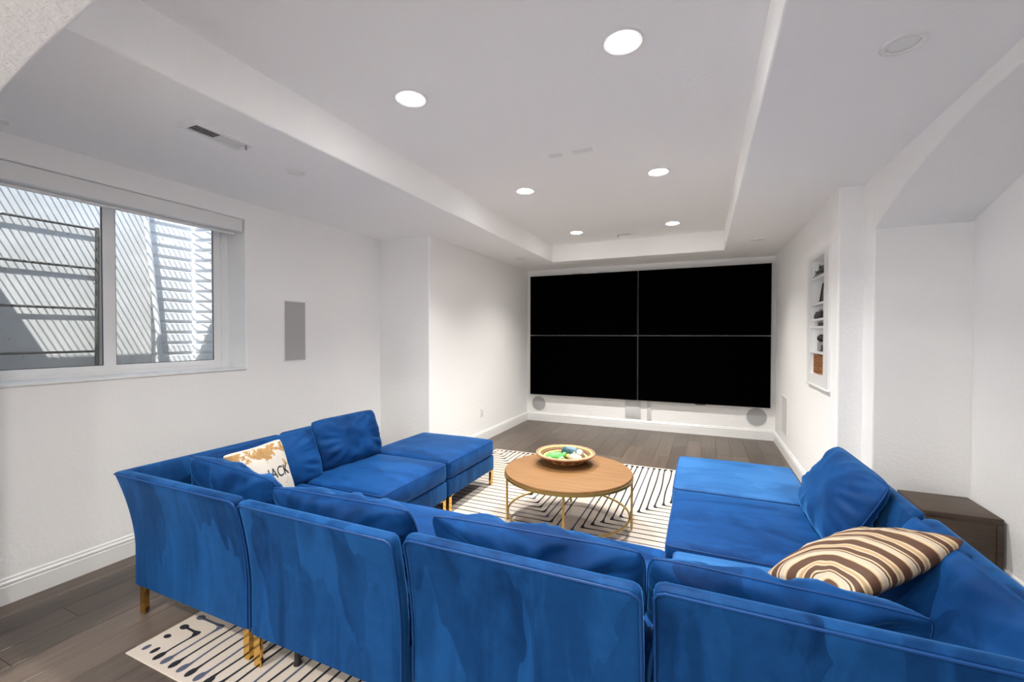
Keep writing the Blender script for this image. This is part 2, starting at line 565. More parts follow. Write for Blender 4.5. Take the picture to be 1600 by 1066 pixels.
# ceiling: lower border and raised tray
bm = bmesh.new()
frame_mesh(bm, 'z', ZC, ZT + 0.12, -3.83, 1.95, YN0 + 0.02, 7.35, TX0, TX1, TY0, TY1, 0.012)
border = struct(obj('ceiling', bm, M['ceil']), 'white lower ceiling border around the raised tray')
bm = box(TX0, TX1, TY0, TY1, ZT, ZT + 0.10)
struct(obj('ceiling_tray', bm, M['ceil']), 'white raised tray ceiling with downlights')
bm = box(-3.83, 1.95, YBACK - 0.2, YN0 + 0.02, ZC, ZC + 0.15)
struct(obj('ceiling_entry', bm, M['ceil']), 'white ceiling of the entry')

# baseboards (moulded profile)
BB = [(0, 0), (0.016, 0), (0.016, 0.098), (0.0135, 0.101), (0.0135, 0.106), (0.017, 0.110), (0.017, 0.120), (0.013, 0.125),
      (0.010, 0.128), (0.010, 0.138), (0.0075, 0.142), (0, 0.146)]
def baseboard(name, p0, p1, nrm, label):
    p0, p1, nrm = Vector((*p0, 0)), Vector((*p1, 0)), Vector((*nrm, 0))
    bm = bmesh.new()
    A = [bm.verts.new(p0 + nrm * d + Vector((0, 0, z))) for d, z in BB]
    B = [bm.verts.new(p1 + nrm * d + Vector((0, 0, z))) for d, z in BB]
    n = len(BB)
    for i in range(n):
        bm.faces.new((A[i], A[(i + 1) % n], B[(i + 1) % n], B[i]))
    bm.faces.new(A[::-1]); bm.faces.new(B)
    return struct(obj(name, bm, M['trim']), label)
baseboard('baseboard_left', (XL, YN1), (XL, YB), (1, 0), 'white moulded baseboard under the window')
baseboard('baseboard_left_return', (XL, YB), (XL2 + 0.017, YB), (0, -1), 'white baseboard on the short return wall')
baseboard('baseboard_left_far', (XL2, YB - 0.017), (XL2, YF), (1, 0), 'white baseboard on the far left wall')
baseboard('baseboard_far', (XL2, YF), (XR, YF), (0, -1), 'white baseboard below the screens')
baseboard('baseboard_right', (XR, YR - 0.017), (XR, YF), (-1, 0), 'white baseboard on the right wall')
baseboard('baseboard_right_return', (XR - 0.017, YR), (XR2, YR), (0, -1), 'white baseboard on the wall step')
baseboard('baseboard_right_pier', (XR2, YJ - 0.017), (XR2, YR), (-1, 0), 'white baseboard on the pier')
baseboard('baseboard_alcove', (XA, 0.75), (XA, YJ), (-1, 0), 'white baseboard along the alcove wall')
baseboard('baseboard_alcove_end', (XR2 - 0.017, YJ), (XA, YJ), (0, -1), 'white baseboard at the alcove end')

# ------------------------------------------------------------------ window
win = bpy.data.objects.new('window_1', None); COL.objects.link(win); win.location = (-3.75, 1.61, WZ0)
struct(win, 'white vinyl sliding window looking into a window well')
def wpart(name, bm, mat, smooth=False):
    bmesh.ops.translate(bm, verts=bm.verts[:], vec=(3.75, -1.61, -WZ0))
    return obj(name, bm, mat, win, smooth)
# outer frame
bm = bmesh.new()
frame_mesh(bm, 'x', -3.752, -3.815, WY0, WY1, WZ0, WZ1, WY0 + 0.045, WY1 - 0.045, WZ0 + 0.035, WZ1 - 0.035, 0.004)
wpart('window_frame', bm, M['vinyl'], True)
# sill board
bm = box(-3.80, XL + 0.012, WY0 + 0.001, WY1 - 0.001, WZ0 - 0.004, WZ0 + 0.012, 0.005)
wpart('window_sill', bm, M['trim'], True)
def sash(xf, y0, y1, fl, fr):
    z0, z1 = WZ0 + 0.030, WZ1 - 0.030
    bm = bmesh.new()
    frame_mesh(bm, 'x', xf, xf - 0.03, y0, y1, z0, z1, y0 + fl, y1 - fr, z0 + 0.046, z1 - 0.046, 0.004)
    s = wpart('sash', bm, M['vinyl'], True)
    bm = box(xf - 0.018, xf - 0.014, y0 + fl - 0.004, y1 - fr + 0.004, z0 + 0.042, z1 - 0.042)
    bmesh.ops.translate(bm, verts=bm.verts[:], vec=(3.75, -1.61, -WZ0))
    g = obj('pane', bm, M['glass'], s)
    # dark glazing gasket around the glass
    bm = bmesh.new()
    frame_mesh(bm, 'x', xf - 0.006, xf - 0.012, y0 + fl - 0.002, y1 - fr + 0.002, z0 + 0.044, z1 - 0.044, y0 + fl + 0.004, y1 - fr - 0.004, z0 + 0.050, z1 - 0.050)
    bmesh.ops.translate(bm, verts=bm.verts[:], vec=(3.75, -1.61, -WZ0))
    obj('gasket', bm, M['dark_grey'], s)
sash(-3.756, WY0 + 0.04, 1.632, 0.05, 0.050)
sash(-3.778, 1.600, WY1 - 0.04, 0.062, 0.058)
# blind cassette tucked into the head of the opening
bl = thing('roller_blind', 'white roller blind cassette along the top of the window', 'blind', (-3.56, 1.61, 2.345))
bm = box(-0.045, 0.040, -0.808, 0.800, 0.0, 0.104, 0.006, 3)
obj('cassette', bm, M['white_plastic'], bl, True)
bm = box(-0.052, -0.030, -0.80, 0.775, -0.022, -0.001, 0.004)
obj('hem_bar', bm, M['white_plastic'], bl, True)

# window well outside
def concrete():
    m, nt, b = new_mat('well_concrete')
    v = coords(nt)
    n = noise_tex(nt, v, 2.2, 6, 0.6)
    r = ramp(nt, [(0.3, (0.46, 0.46, 0.455)), (0.7, (0.60, 0.60, 0.60))])
    nt.links.new(n.outputs['Fac'], r.inputs[0])
    vo = nt.nodes.new('ShaderNodeTexVoronoi'); vo.inputs['Scale'].default_value = 13
    nt.links.new(v, vo.inputs['Vector'])
    rs = ramp(nt, [(0.05, (0.25, 0.24, 0.22)), (0.09, (1, 1, 1))])
    nt.links.new(vo.outputs['Distance'], rs.inputs[0])
    mx = nt.nodes.new('ShaderNodeMix'); mx.data_type = 'RGBA'; mx.blend_type = 'MULTIPLY'; mx.inputs[0].default_value = 0.8
    nt.links.new(r.outputs[0], mx.inputs[6]); nt.links.new(rs.outputs[0], mx.inputs[7])
    nt.links.new(mx.outputs[2], b.inputs['Base Color'])
    b.inputs['Roughness'].default_value = 0.9
    bump(nt, b, n.outputs['Fac'], 0.4, 0.01)
    return m
M['concrete'] = concrete()
M['liner'] = plain('well_liner_steel', (0.70, 0.71, 0.73), 0.55, 0.0)
M['rust'] = plain('dark_iron', (0.07, 0.065, 0.055), 0.6, 0.4, nscale=30, namp=0.4)
M['gravel'] = plain('gravel', (0.40, 0.39, 0.37), 0.95, nscale=60, namp=0.5)
WX = -4.75
bm = box(-5.2, -3.82, -0.3, 3.2, 0.80, 0.92)
struct(obj('ground_outside', bm, M['gravel']), 'gravel at the bottom of the window well')
bm = box(WX - 0.22, WX, -0.3, 2.36, 0.85, 3.05, 0.01)
struct(obj('wall_window_well', bm, M['concrete']), 'pale concrete wall of the window well')
bm = box(-5.0, -3.82, -0.5, -0.3, 0.85, 3.05)
struct(obj('wall_window_well_near', bm, M['concrete']), 'pale concrete side wall of the window well')
# house foundation above the window, outdoors
bm = box(-3.95, -3.816, -0.3, WY0, 0.85, 3.0)
add_box(bm, -3.95, -3.816, WY1, 3.2, 0.85, 3.0)
add_box(bm, -3.95, -3.816, WY0, WY1, WZ1, 3.0)
add_box(bm, -3.95, -3.816, WY0, WY1, 0.85, WZ0)
struct(obj('wall_foundation', bm, M['concrete']), 'concrete foundation around the window outside')
# horizontally ribbed steel liner: back stretch and return towards the house
def ribbed(x0, y0, x1, y1, z0, z1, amp, pitch):
    bm = bmesh.new()
    d = Vector((x1 - x0, y1 - y0, 0)).normalized()
    nrm = Vector((d.y, -d.x, 0))
    prof = []
    z = z0
    while z <= z1:
        prof.append((0, z)); prof.append((0, z + pitch * 0.62)); prof.append((amp, z + pitch * 0.72)); prof.append((amp, z + pitch * 0.9))
        z += pitch
    back = -0.03
    A = [bm.verts.new((x0 + nrm.x * o, y0 + nrm.y * o, zz)) for o, zz in prof]
    B = [bm.verts.new((x1 + nrm.x * o, y1 + nrm.y * o, zz)) for o, zz in prof]
    A2 = [bm.verts.new((x0 + nrm.x * back, y0 + nrm.y * back, zz)) for o, zz in prof]
    B2 = [bm.verts.new((x1 + nrm.x * back, y1 + nrm.y * back, zz)) for o, zz in prof]
    n = len(prof)
    for i in range(n - 1):
        bm.faces.new((A[i], B[i], B[i + 1], A[i + 1]))
        bm.faces.new((A2[i + 1], B2[i + 1], B2[i], A2[i]))
    for P, Q in ((A, A2), (B, B2)):
        for i in range(n - 1):
            bm.faces.new((P[i], P[i + 1], Q[i + 1], Q[i]))
    return bm
bm = ribbed(WX - 0.06, 2.36, WX - 0.06, 2.76, 0.9, 3.0, -0.022, 0.105)
struct(obj('wall_well_liner', bm, M['liner']), 'white ribbed steel liner at the end of the window well')
bm = ribbed(WX - 0.06, 2.76, -3.95, 2.98, 0.9, 3.0, -0.022, 0.105)
struct(obj('wall_well_liner_return', bm, M['liner']), 'white ribbed steel liner turning towards the window')
# leaning post between concrete and liner
bm = bmesh.new()
add_tube(bm, [(WX + 0.06, 2.26, 2.95), (WX + 0.06, 2.43, 0.93)], 0.022, 8)
tag(obj('post', bm, M['liner'], smooth=True), 'thin pale post standing in the window well', 'post')
# iron ladder fixed to the concrete
ld = thing('ladder', 'dark iron rung ladder on the concrete wall of the window well', 'ladder', (WX, 1.6, 0.92))
bm = bmesh.new(); add_tube(bm, [(0.035, 0.335, 0.0), (0.035, 0.352, 1.475)], 0.016, 8)
obj('rail', bm, M['rust'], ld, True)
bm = bmesh.new(); add_tube(bm, [(0.035, -0.62, 0.0), (0.035, -0.62, 1.475)], 0.016, 8)
obj('rail', bm, M['rust'], ld, True)
for zz in (0.426, 0.784, 1.124, 1.457):
    bm = bmesh.new(); add_tube(bm, [(0.035, -0.62, zz), (0.035, 0.345, zz)], 0.0095, 8)
    obj('rung', bm, M['rust'], ld, True)
# steel grate lying over the well
gt = thing('window_well_grate', 'steel bar grate lying over the window well', 'grate', (WX, 1.3, 3.06))
bm = bmesh.new()
for (a, b2, c, d) in ((-0.05, 0.85, -1.62, -1.57), (-0.05, 0.85, 1.62, 1.67), (-0.05, 0.0, -1.62, 1.67), (0.80, 0.85, -1.62, 1.67)):
    add_box(bm, a, b2, c, d, 0.0, 0.04)
obj('grate_frame', bm, M['steel'], gt)
gbm = bmesh.new(); add_tube(gbm, [(0.0, 0, 0.02), (0.8, 0, 0.02)], 0.0048, 6)
gme = None
for i in range(70):
    yy = -1.56 + i * 0.046
    if gme is None:
        o = obj('grate_bar', gbm, M['steel'], gt); gme = o.data
    else:
        o = bpy.data.objects.new('grate_bar', gme); COL.objects.link(o); o.parent = gt
    o.location = (0, yy, 0)

cb = thing('sun_block_board', 'unseen board added over one end of the window well grate to block sun', 'board', (WX, 0.2, 3.10))  # added out of view, casts the unstriped shadow on the well wall
for i in range(4):
    obj('plank', box(-0.04, 0.84, -0.50 + i * 0.275, -0.50 + (i + 1) * 0.275 - 0.004, 0.0, 0.022, 0.002), M['dark_wood'], cb)

# ------------------------------------------------------------------ ceiling fittings
def downlight(x, y, label):
    t = thing('recessed_downlight', label, 'ceiling light', (x, y, ZT), 0, 'lit downlights in the tray ceiling')
    bm = bmesh.new()
    add_lathe(bm, [(0.094, 0.0), (0.094, -0.004), (0.088, -0.008), (0.074, -0.006), (0.071, -0.001)], 36)
    obj('trim_ring', bm, M['white_plastic'], t, True)
    bm = bmesh.new()
    add_lathe(bm, [(0.0, -0.017), (0.03, -0.0155), (0.055, -0.011), (0.071, -0.002)], 32)
    obj('lens', bm, M['lens'], t)
    ld_ = bpy.data.lights.new('bulb', 'SPOT')
    ld_.energy = LAMP_WATTS; ld_.spot_size = radians(120); ld_.spot_blend = 1.0; ld_.shadow_soft_size = 0.06
    ld_.color = (1.0, 0.972, 0.925)
    lo_ = bpy.data.objects.new('bulb', ld_); COL.objects.link(lo_); lo_.parent = t; lo_.location = (0, 0, -0.03)
    return t
rowname = ('row nearest the camera', 'middle row', 'row nearest the screens')
for j, y in enumerate((2.065, 3.818, 5.636)):
    downlight(-1.552, y, 'lit downlight left of its pair, tray ceiling, ' + rowname[j])
    downlight(-0.351, y, 'lit downlight right of its pair, tray ceiling, ' + rowname[j])
bm = bmesh.new()
for i, (x, y) in enumerate(((-2.5, -0.5), (-0.2, -0.5), (-2.5, -1.8), (-0.2, -1.8))):
    t = thing('added_entry_light', 'added unseen entry light behind the camera, ' + ('left of the pair nearest the arch', 'right of the pair nearest the arch', 'left of the pair farthest back', 'right of the pair farthest back')[i], 'ceiling light', (x, y, ZC), 0, 'added entry lights')  # unseen lights added behind the camera to brighten the sofa backs
    b2 = bmesh.new(); add_lathe(b2, [(0.094, 0.0), (0.094, -0.004), (0.088, -0.008), (0.074, -0.006), (0.071, -0.001)], 24)
    obj('trim_ring', b2, M['white_plastic'], t, True)
    b2 = bmesh.new(); add_lathe(b2, [(0.0, -0.017), (0.03, -0.0155), (0.055, -0.011), (0.071, -0.002)], 24)
    obj('lens', b2, M['hall_fill'], t)
bm.free()

def dark_can(x, y, label, r=0.075):
    t = thing('round_ceiling_fitting', label, 'ceiling fitting', (x, y, ZC), 0, 'unlit round fittings in the ceiling border')
    bm = bmesh.new()
    add_lathe(bm, [(r, 0.0), (r, -0.004), (r - 0.006, -0.009), (r * 0.74, -0.007), (r * 0.70, -0.002)], 36)
    obj('trim_ring', bm, M['white_plastic'], t, True)
    bm = bmesh.new()
    add_lathe(bm, [(0.0, -0.006), (r * 0.35, -0.0055), (r * 0.6, -0.004), (r * 0.70, -0.001)], 32)
    obj('cover', bm, M['white_plastic'], t, True)
dark_can(0.688, 2.122, 'large unlit round fitting at the right, above the alcove', 0.072)
dark_can(-2.548, 2.118, 'unlit round fitting beside the long ceiling vent', 0.058)
dark_can(-3.345, 0.985, 'unlit round fitting at the left edge above the blind', 0.05)
dark_can(0.564, 5.75, 'unlit round fitting at the right near the screens', 0.075)
dark_can(-2.432, 5.825, 'unlit round fitting at the left near the screens', 0.075)
dark_can(-0.883, 6.78, 'unlit round fitting in the border just above the screens', 0.075)

def vent(name, label, cx, cy, z, sx, sy, n):
    """register: frame plus louvres lying across its long side (y)"""
    t = thing(name, label, 'vent', (cx, cy, z))
    bm = bmesh.new()
    frame_mesh(bm, 'z', -0.010, 0.0, -sx, sx, -sy, sy, -sx + 0.028, sx - 0.028, -sy + 0.028, sy - 0.028, 0.0)
    obj('frame', bm, M['white_plastic'], t)
    bm = box(-sx + 0.02, sx - 0.02, -sy + 0.02, sy - 0.02, -0.002, 0.0)
    obj('backing', bm, M['dark_slot'], t)
    L = 2 * (sy - 0.028)
    me = None
    for i in range(n):
        yy = -sy + 0.028 + L * (i + 0.5) / n
        ang = radians(38) if i < n / 2 else radians(-38)
        bm = box(-sx + 0.026, sx - 0.026, -0.0055, 0.0055, -0.0008, 0.0008)
        o = obj('louvre', bm, M['white_plastic'], t)
        o.location = (0, yy, -0.006); o.rotation_euler = (ang, 0, 0)
    bm = box(-0.004, 0.004, -0.004, 0.004, -0.035, -0.008, 0.001)
    o = obj('lever', bm, M['grey_item'], t); o.location = (sx * 0.6, sy - 0.03, 0)
    return t
vent('ceiling_vent', 'long white louvred vent in the left ceiling border', -2.487, 1.56, ZC, 0.072, 0.165, 22)
v2 = vent('ceiling_vent', 'small white louvred vent at the far end of the tray', -0.99, 5.98, ZT, 0.055, 0.11, 10)
v2.rotation_euler = (0, 0, pi / 2)
# flush plates in the tray
for cx, lab, s in ((-1.04, 'faint flush ceiling plate, left of the two in the tray', 0.05), (-0.83, 'faint flush ceiling plate, right of the two in the tray', 0.075)):
    bm = box(-s, s, -0.028, 0.028, -0.003, 0.0, 0.001)
    tag(obj('flush_plate', bm, M['white_plastic'], loc=(cx, 3.165, ZT)), lab, 'ceiling plate', 'flush plates in the tray')

# ------------------------------------------------------------------ wall fittings
# flush speaker beside the window
t = thing('wall_speaker', 'tall grey flush wall speaker beside the window', 'speaker', (XL, 2.90, 1.24))
bm = bmesh.new(); frame_mesh(bm, 'x', 0.0, 0.008, -0.120, 0.120, 0.0, 0.565, -0.112, 0.112, 0.008, 0.557)
obj('bezel', bm, M['white_plastic'], t)
obj('grille', box(0.0, 0.006, -0.113, 0.113, 0.007, 0.558), M['grey_grille'], t)
t = thing('wall_speaker', 'pale flush wall speaker low on the right wall', 'speaker', (XR, 6.24, 0.26))
bm = bmesh.new(); frame_mesh(bm, 'x', 0.0, -0.008, -0.19, 0.19, 0.0, 0.47, -0.18, 0.18, 0.01, 0.46)
obj('bezel', bm, M['white_plastic'], t)
obj('grille', box(-0.006, 0.0, -0.181, 0.181, 0.009, 0.461), M['pale_grille'], t)
def round_speaker(x, z, r, label):
    t = thing('round_wall_speaker', label, 'speaker', (x, YF, z), 0, 'round speakers under the screens')
    bm = bmesh.new(); add_lathe(bm, [(0, 0.008), (r * 0.5, 0.0075), (r - 0.006, 0.006), (r - 0.006, 0.0)], 40)
    bmesh.ops.rotate(bm, verts=bm.verts[:], matrix=Matrix.Rotation(pi / 2, 3, 'X'))
    obj('grille', bm, M['grey_grille'], t, True)
    bm = bmesh.new(); add_lathe(bm, [(r - 0.006, 0.0), (r - 0.006, 0.007), (r, 0.006), (r, 0.0)], 40)
    bmesh.ops.rotate(bm, verts=bm.verts[:], matrix=Matrix.Rotation(pi / 2, 3, 'X'))
    obj('bezel', bm, M['pale_grille'], t, True)
round_speaker(-2.60, 0.305, 0.125, 'round grey wall speaker under the left end of the screens')
round_speaker(0.704, 0.322, 0.132, 'round grey wall speaker under the right end of the screens')
t = thing('cable_box', 'square grey wall box under the middle of the screens', 'wall box', (-1.0125, YF, 0.172))
obj('box_front', box(-0.12, 0.12, -0.012, 0.0, 0.0, 0.33, 0.003), M['pale_grille'], t, True)
obj('cover_panel', box(-0.10, 0.10, -0.016, -0.012, 0.02, 0.31, 0.002), M['pale_grille'], t, True)
t = thing('cable_cover', 'narrow grey cable cover right of the square wall box', 'wall box', (-0.765, YF, 0.165))
obj('channel', box(-0.03, 0.03, -0.014, 0.0, 0.0, 0.33, 0.003), M['pale_grille'], t, True)
obj('end_cap', box(-0.033, 0.033, -0.016, 0.0, 0.0, 0.012, 0.002), M['pale_grille'], t, True)
t = thing('wall_outlet', 'white wall outlet above the far left baseboard', 'outlet', (XL2, 5.33, 0.35))
obj('plate', box(0.0, 0.006, -0.035, 0.035, 0.0, 0.115, 0.002), M['white_plastic'], t, True)
for zz in (0.025, 0.065):
    obj('socket', box(0.006, 0.008, -0.016, 0.016, zz, zz + 0.026, 0.001), M['pale_grille'], t)

# ------------------------------------------------------------------ screens
TVX0, TVW, TVZ0 = -2.731, 3.5962, 0.4675
TVH = TVW * 9 / 16
gap = 0.010
for r_, rn in ((1, 'upper'), (0, 'lower')):
    for c_, cn in ((0, 'left'), (1, 'right')):
        w2, h2 = (TVW - gap) / 2, (TVH - gap) / 2
        x0 = TVX0 + c_ * (w2 + gap); z0 = TVZ0 + r_ * (h2 + gap)
        t = thing('television', '%s %s black television of the four-screen wall' % (rn, cn), 'television', (x0 + w2 / 2, YF, z0), 0, 'televisions of the screen wall')
        obj('housing', box(-w2 / 2 + 0.001, w2 / 2 - 0.001, -0.068, -0.03, 0.001, h2 - 0.001, 0.002), M['tv_body'], t)
        bm = bmesh.new(); frame_mesh(bm, 'y', -0.080, -0.066, -w2 / 2, w2 / 2, 0, h2, -w2 / 2 + 0.007, w2 / 2 - 0.007, 0.007, h2 - 0.007)
        obj('bezel', bm, M['tv_body'], t)
        obj('screen', box(-w2 / 2 + 0.006, w2 / 2 - 0.006, -0.078, -0.067, 0.006, h2 - 0.006), M['tv_screen'], t)
        obj('wall_bracket', box(-0.25, 0.25, -0.031, -0.0018, h2 * 0.25, h2 * 0.75), M['dark_grey'], t)
        if r_ == 1:
            for sx in ((-0.08, 0.35) if c_ == 0 else (-0.02,)):
                obj('latch', box(sx - 0.09, sx + 0.09, -0.05, -0.02, h2 - 0.001, h2 + 0.022, 0.003), M['steel'], t)
        elif c_ == 1:
            obj('latch', box(-0.07, 0.07, -0.06, -0.03, -0.016, 0.001, 0.003), M['dark_grey'], t)

# ------------------------------------------------------------------ shelf niche in the right wall
nz = [2.009, 1.777, 1.637, 1.568, 1.342]
t = thing('niche_shelf', 'white framed shelf unit recessed in the right wall', 'shelf', (XR, (NY0 + NY1) / 2, NZ0))
hw = (NY1 - NY0) / 2
bm = bmesh.new()
frame_mesh(bm, 'x', -0.018, 0.0, -hw - 0.155, hw + 0.085, -0.10, NZ1 - NZ0 + 0.045, -hw, hw, 0.0, NZ1 - NZ0, 0.003)
obj('face_frame', bm, M['trim'], t, True)
bm = box(-0.028, -0.0, -hw - 0.157, hw + 0.087, -0.112, -0.099, 0.004)
obj('bottom_lip', bm, M['trim'], t, True)
obj('back_panel', box(ND, ND + 0.02, -hw, hw, 0.0, NZ1 - NZ0), M['trim'], t)
for z in nz:
    obj('shelf_board', box(-0.010, ND - 0.001, -hw + 0.001, hw - 0.001, z - NZ0 - 0.018, z - NZ0, 0.002), M['trim'], t)
NYC = (NY0 + NY1) / 2
def niche_item(name, label, cat, dy, z, dx=0.065):
    return thing(name, label, cat, (XR + dx, NY0 + dy, z + 0.0015))
# top shelf: dark green foliage
t = niche_item('succulent_planter', 'low planter of dark green leaves on the topmost niche shelf', 'plant', 0.34, nz[0], 0.05)
obj('trough', box(-0.045, 0.045, -0.13, 0.17, 0.0, 0.025, 0.006), M['grey_item'], t, True)
rg = random.Random(5)
for i in range(44):
    bm = bmesh.new()
    L, W = rg.uniform(0.03, 0.055), rg.uniform(0.008, 0.014)
    a = [bm.verts.new(p) for p in ((0, 0, 0), (W, L * 0.45, 0.006), (0, L, 0.0), (-W, L * 0.45, 0.006), (0, L * 0.45, -0.006))]
    for f in ((0, 1, 4), (1, 2, 4), (2, 3, 4), (3, 0, 4), (0, 3, 1), (1, 3, 2)):
        bm.faces.new([a[k] for k in f])
    o = obj('leaf', bm, M['leaf'] if i % 3 else M['dark_grey'], t)
    o.location = (rg.uniform(-0.035, 0.035), rg.uniform(-0.11, 0.15), 0.02 + rg.uniform(0, 0.05))
    o.rotation_euler = (rg.uniform(0.2, 1.3), rg.uniform(-0.5, 0.5), rg.uniform(0, 6.28))
# second shelf: dark framed picture
t = niche_item('picture_frame', 'dark grey framed picture leaning on the second niche shelf', 'picture frame', 0.30, nz[1], 0.045)
bm = bmesh.new(); frame_mesh(bm, 'x', -0.012, 0.008, -0.10, 0.11, 0.0, 0.185, -0.085, 0.095, 0.015, 0.17, 0.002)
f = obj('frame', bm, M['black'], t); f.rotation_euler = (0, radians(8), 0)
f = obj('picture', box(-0.004, 0.006, -0.088, 0.098, 0.012, 0.173), M['dark_grey'], t); f.rotation_euler = (0, radians(8), 0)
# third shelf: small black and silver camera-like gadget
t = niche_item('film_camera', 'small black and silver camera on the third niche shelf', 'camera', 0.29, nz[2], 0.045)
obj('body', box(-0.025, 0.02, -0.07, 0.07, 0.0, 0.065, 0.006), M['black'], t, True)
obj('top_plate', box(-0.023, 0.018, -0.068, 0.068, 0.063, 0.082, 0.005), M['steel'], t, True)
bm = bmesh.new(); add_lathe(bm, [(0.0, 0.035), (0.020, 0.035), (0.026, 0.03), (0.028, 0.0)], 20)
bmesh.ops.rotate(bm, verts=bm.verts[:], matrix=Matrix.Rotation(-pi / 2, 3, 'Y'))
o = obj('lens_barrel', bm, M['dark_grey'], t, True); o.location = (-0.024, 0.0, 0.034)
t = niche_item('folding_binoculars', 'small black binoculars beside the camera on the third shelf', 'binoculars', 0.41, nz[2], 0.05)
for sy in (-0.022, 0.022):
    bm = bmesh.new(); add_lathe(bm, [(0, -0.045), (0.020, -0.045), (0.021, -0.02), (0.014, 0.02), (0.013, 0.045), (0, 0.045)], 16)
    bmesh.ops.rotate(bm, verts=bm.verts[:], matrix=Matrix.Rotation(pi / 2, 3, 'Y'))
    o = obj('barrel', bm, M['black'], t, True); o.location = (0, sy, 0.022)
o = obj('hinge', box(-0.015, 0.015, -0.01, 0.01, 0.018, 0.03, 0.002), M['steel'], t)
# fourth shelf: low grey box
t = niche_item('small_box', 'low dark grey box on the narrow fourth niche shelf', 'box', 0.27, nz[3], 0.04)
obj('box_body', box(-0.03, 0.03, -0.055, 0.05, 0.0, 0.032, 0.003), M['dark_grey'], t, True)
obj('lid', box(-0.032, 0.032, -0.057, 0.052, 0.032, 0.042, 0.002), M['grey_item'], t, True)
# fifth shelf: black ball on a grey stand
t = niche_item('ball_ornament', 'black ball on a grey block stand, fifth niche shelf', 'ornament', 0.31, nz[4], 0.04)
obj('stand', box(-0.028, 0.028, -0.04, 0.04, 0.0, 0.085, 0.004), M['grey_item'], t, True)
bm = bmesh.new(); bmesh.ops.create_uvsphere(bm, u_segments=20, v_segments=12, radius=0.036)
o = obj('ball', bm, M['black'], t, 'all'); o.location = (0, 0.01, 0.118)
bm = bmesh.new(); add_lathe(bm, [(0.012, 0), (0.018, 0.004), (0.012, 0.01), (0.012, 0.0)], 16)
o = obj('collar', bm, M['steel'], t, True); o.location = (0, 0.01, 0.083)
t = niche_item('small_figurine', 'tiny dark figurine beside the ball ornament', 'ornament', 0.235, nz[4], 0.03)
bm = bmesh.new(); add_lathe(bm, [(0, 0), (0.022, 0.0), (0.020, 0.01), (0.010, 0.03), (0.013, 0.045), (0.009, 0.058), (0, 0.062)], 16)
obj('figure', bm, M['black'], t, True)
bm = bmesh.new(); add_lathe(bm, [(0, 0.001), (0.026, 0.001), (0.026, 0.006), (0, 0.006)], 16)
obj('foot', bm, M['grey_item'], t, True)
# bottom: woven basket
def weave_mat(name, c0, c1, c2, sc):
    m, nt, b = new_mat(name)
    v = coords(nt, scale=(sc, sc, sc))
    wv = nt.nodes.new('ShaderNodeTexWave'); wv.bands_direction = 'Z'; wv.inputs['Scale'].default_value = 1.0
    wv.inputs['Distortion'].default_value = 3.0; wv.inputs['Detail'].default_value = 2; wv.inputs['Detail Scale'].default_value = 3
    nt.links.new(v, wv.inputs['Vector'])
    r = ramp(nt, [(0.1, c0), (0.5, c1), (0.9, c2)])
    nt.links.new(wv.outputs['Fac'], r.inputs[0]); nt.links.new(r.outputs[0], b.inputs['Base Color'])
    b.inputs['Roughness'].default_value = 0.8
    bump(nt, b, wv.outputs['Fac'], 0.8, 0.004)
    return m
M['wicker'] = weave_mat('brown_wicker', (0.10, 0.035, 0.012), (0.32, 0.12, 0.04), (0.60, 0.30, 0.13), 22)
t = niche_item('wicker_basket', 'brown woven basket on the bottom of the wall niche', 'basket', 0.30, NZ0, 0.068)
bm = bmesh.new()
for k in range(9):
    z = 0.008 + k * 0.019
    pts = []
    for i in range(28):
        a = 2 * pi * i / 28
        r_ = (abs(cos(a)) ** 5 + abs(sin(a)) ** 5) ** (-0.2)
        pts.append((0.055 * r_ * cos(a), 0.115 * r_ * sin(a), z))
    add_tube(bm, pts, 0.0115, 6, True)
obj('woven_side', bm, M['wicker'], t, True)
obj('base', box(-0.05, 0.05, -0.108, 0.108, 0.0, 0.012), M['wicker'], t)
for k in range(6):
    bm = bmesh.new(); add_tube(bm, [(-0.068, -0.10 + k * 0.04, 0.0), (-0.068, -0.10 + k * 0.04, 0.172)], 0.004, 6)
    obj('stake', bm, M['wicker'], t, True)
t = niche_item('white_bottle', 'small white bottle left of the woven basket in the niche', 'bottle', 0.46, NZ0, 0.05)
bm = bmesh.new(); add_lathe(bm, [(0, 0), (0.028, 0), (0.030, 0.01), (0.030, 0.075), (0.012, 0.095), (0.012, 0.11)], 20)
obj('bottle_body', bm, M['pale_grille'], t, True)
bm = bmesh.new(); add_lathe(bm, [(0.014, 0.108), (0.014, 0.124), (0, 0.126)], 16)
obj('cap', bm, M['white_plastic'], t, True)

# ------------------------------------------------------------------ rug
RX0, RX1, RY0, RY1 = -2.452, 0.516, 1.098, 5.052
RZ = 0.007
rug = thing('area_rug', 'cream rug with black nested angular lines under the sectional', 'rug', ((RX0 + RX1) / 2, (RY0 + RY1) / 2, 0))
hx, hy = (RX1 - RX0) / 2, (RY1 - RY0) / 2
obj('rug_body', box(-hx, hx, -hy, hy, 0.0005, RZ, 0.002), M['rug'], rug)
def ribbon(bm, pts, ws, z, mi):
    L = len(pts); vs = []
    for i in range(L):
        a, b = Vector(pts[max(i - 1, 0)]), Vector(pts[min(i + 1, L - 1)])
        d = (b - a).normalized(); n = Vector((-d.y, d.x))
        p = Vector(pts[i])
        vs.append((bm.verts.new((*(p + n * ws[i] / 2), z)), bm.verts.new((*(p - n * ws[i] / 2), z))))
    for i in range(L - 1):
        f = bm.faces.new((vs[i][0], vs[i][1], vs[i + 1][1], vs[i + 1][0])); f.material_index = mi
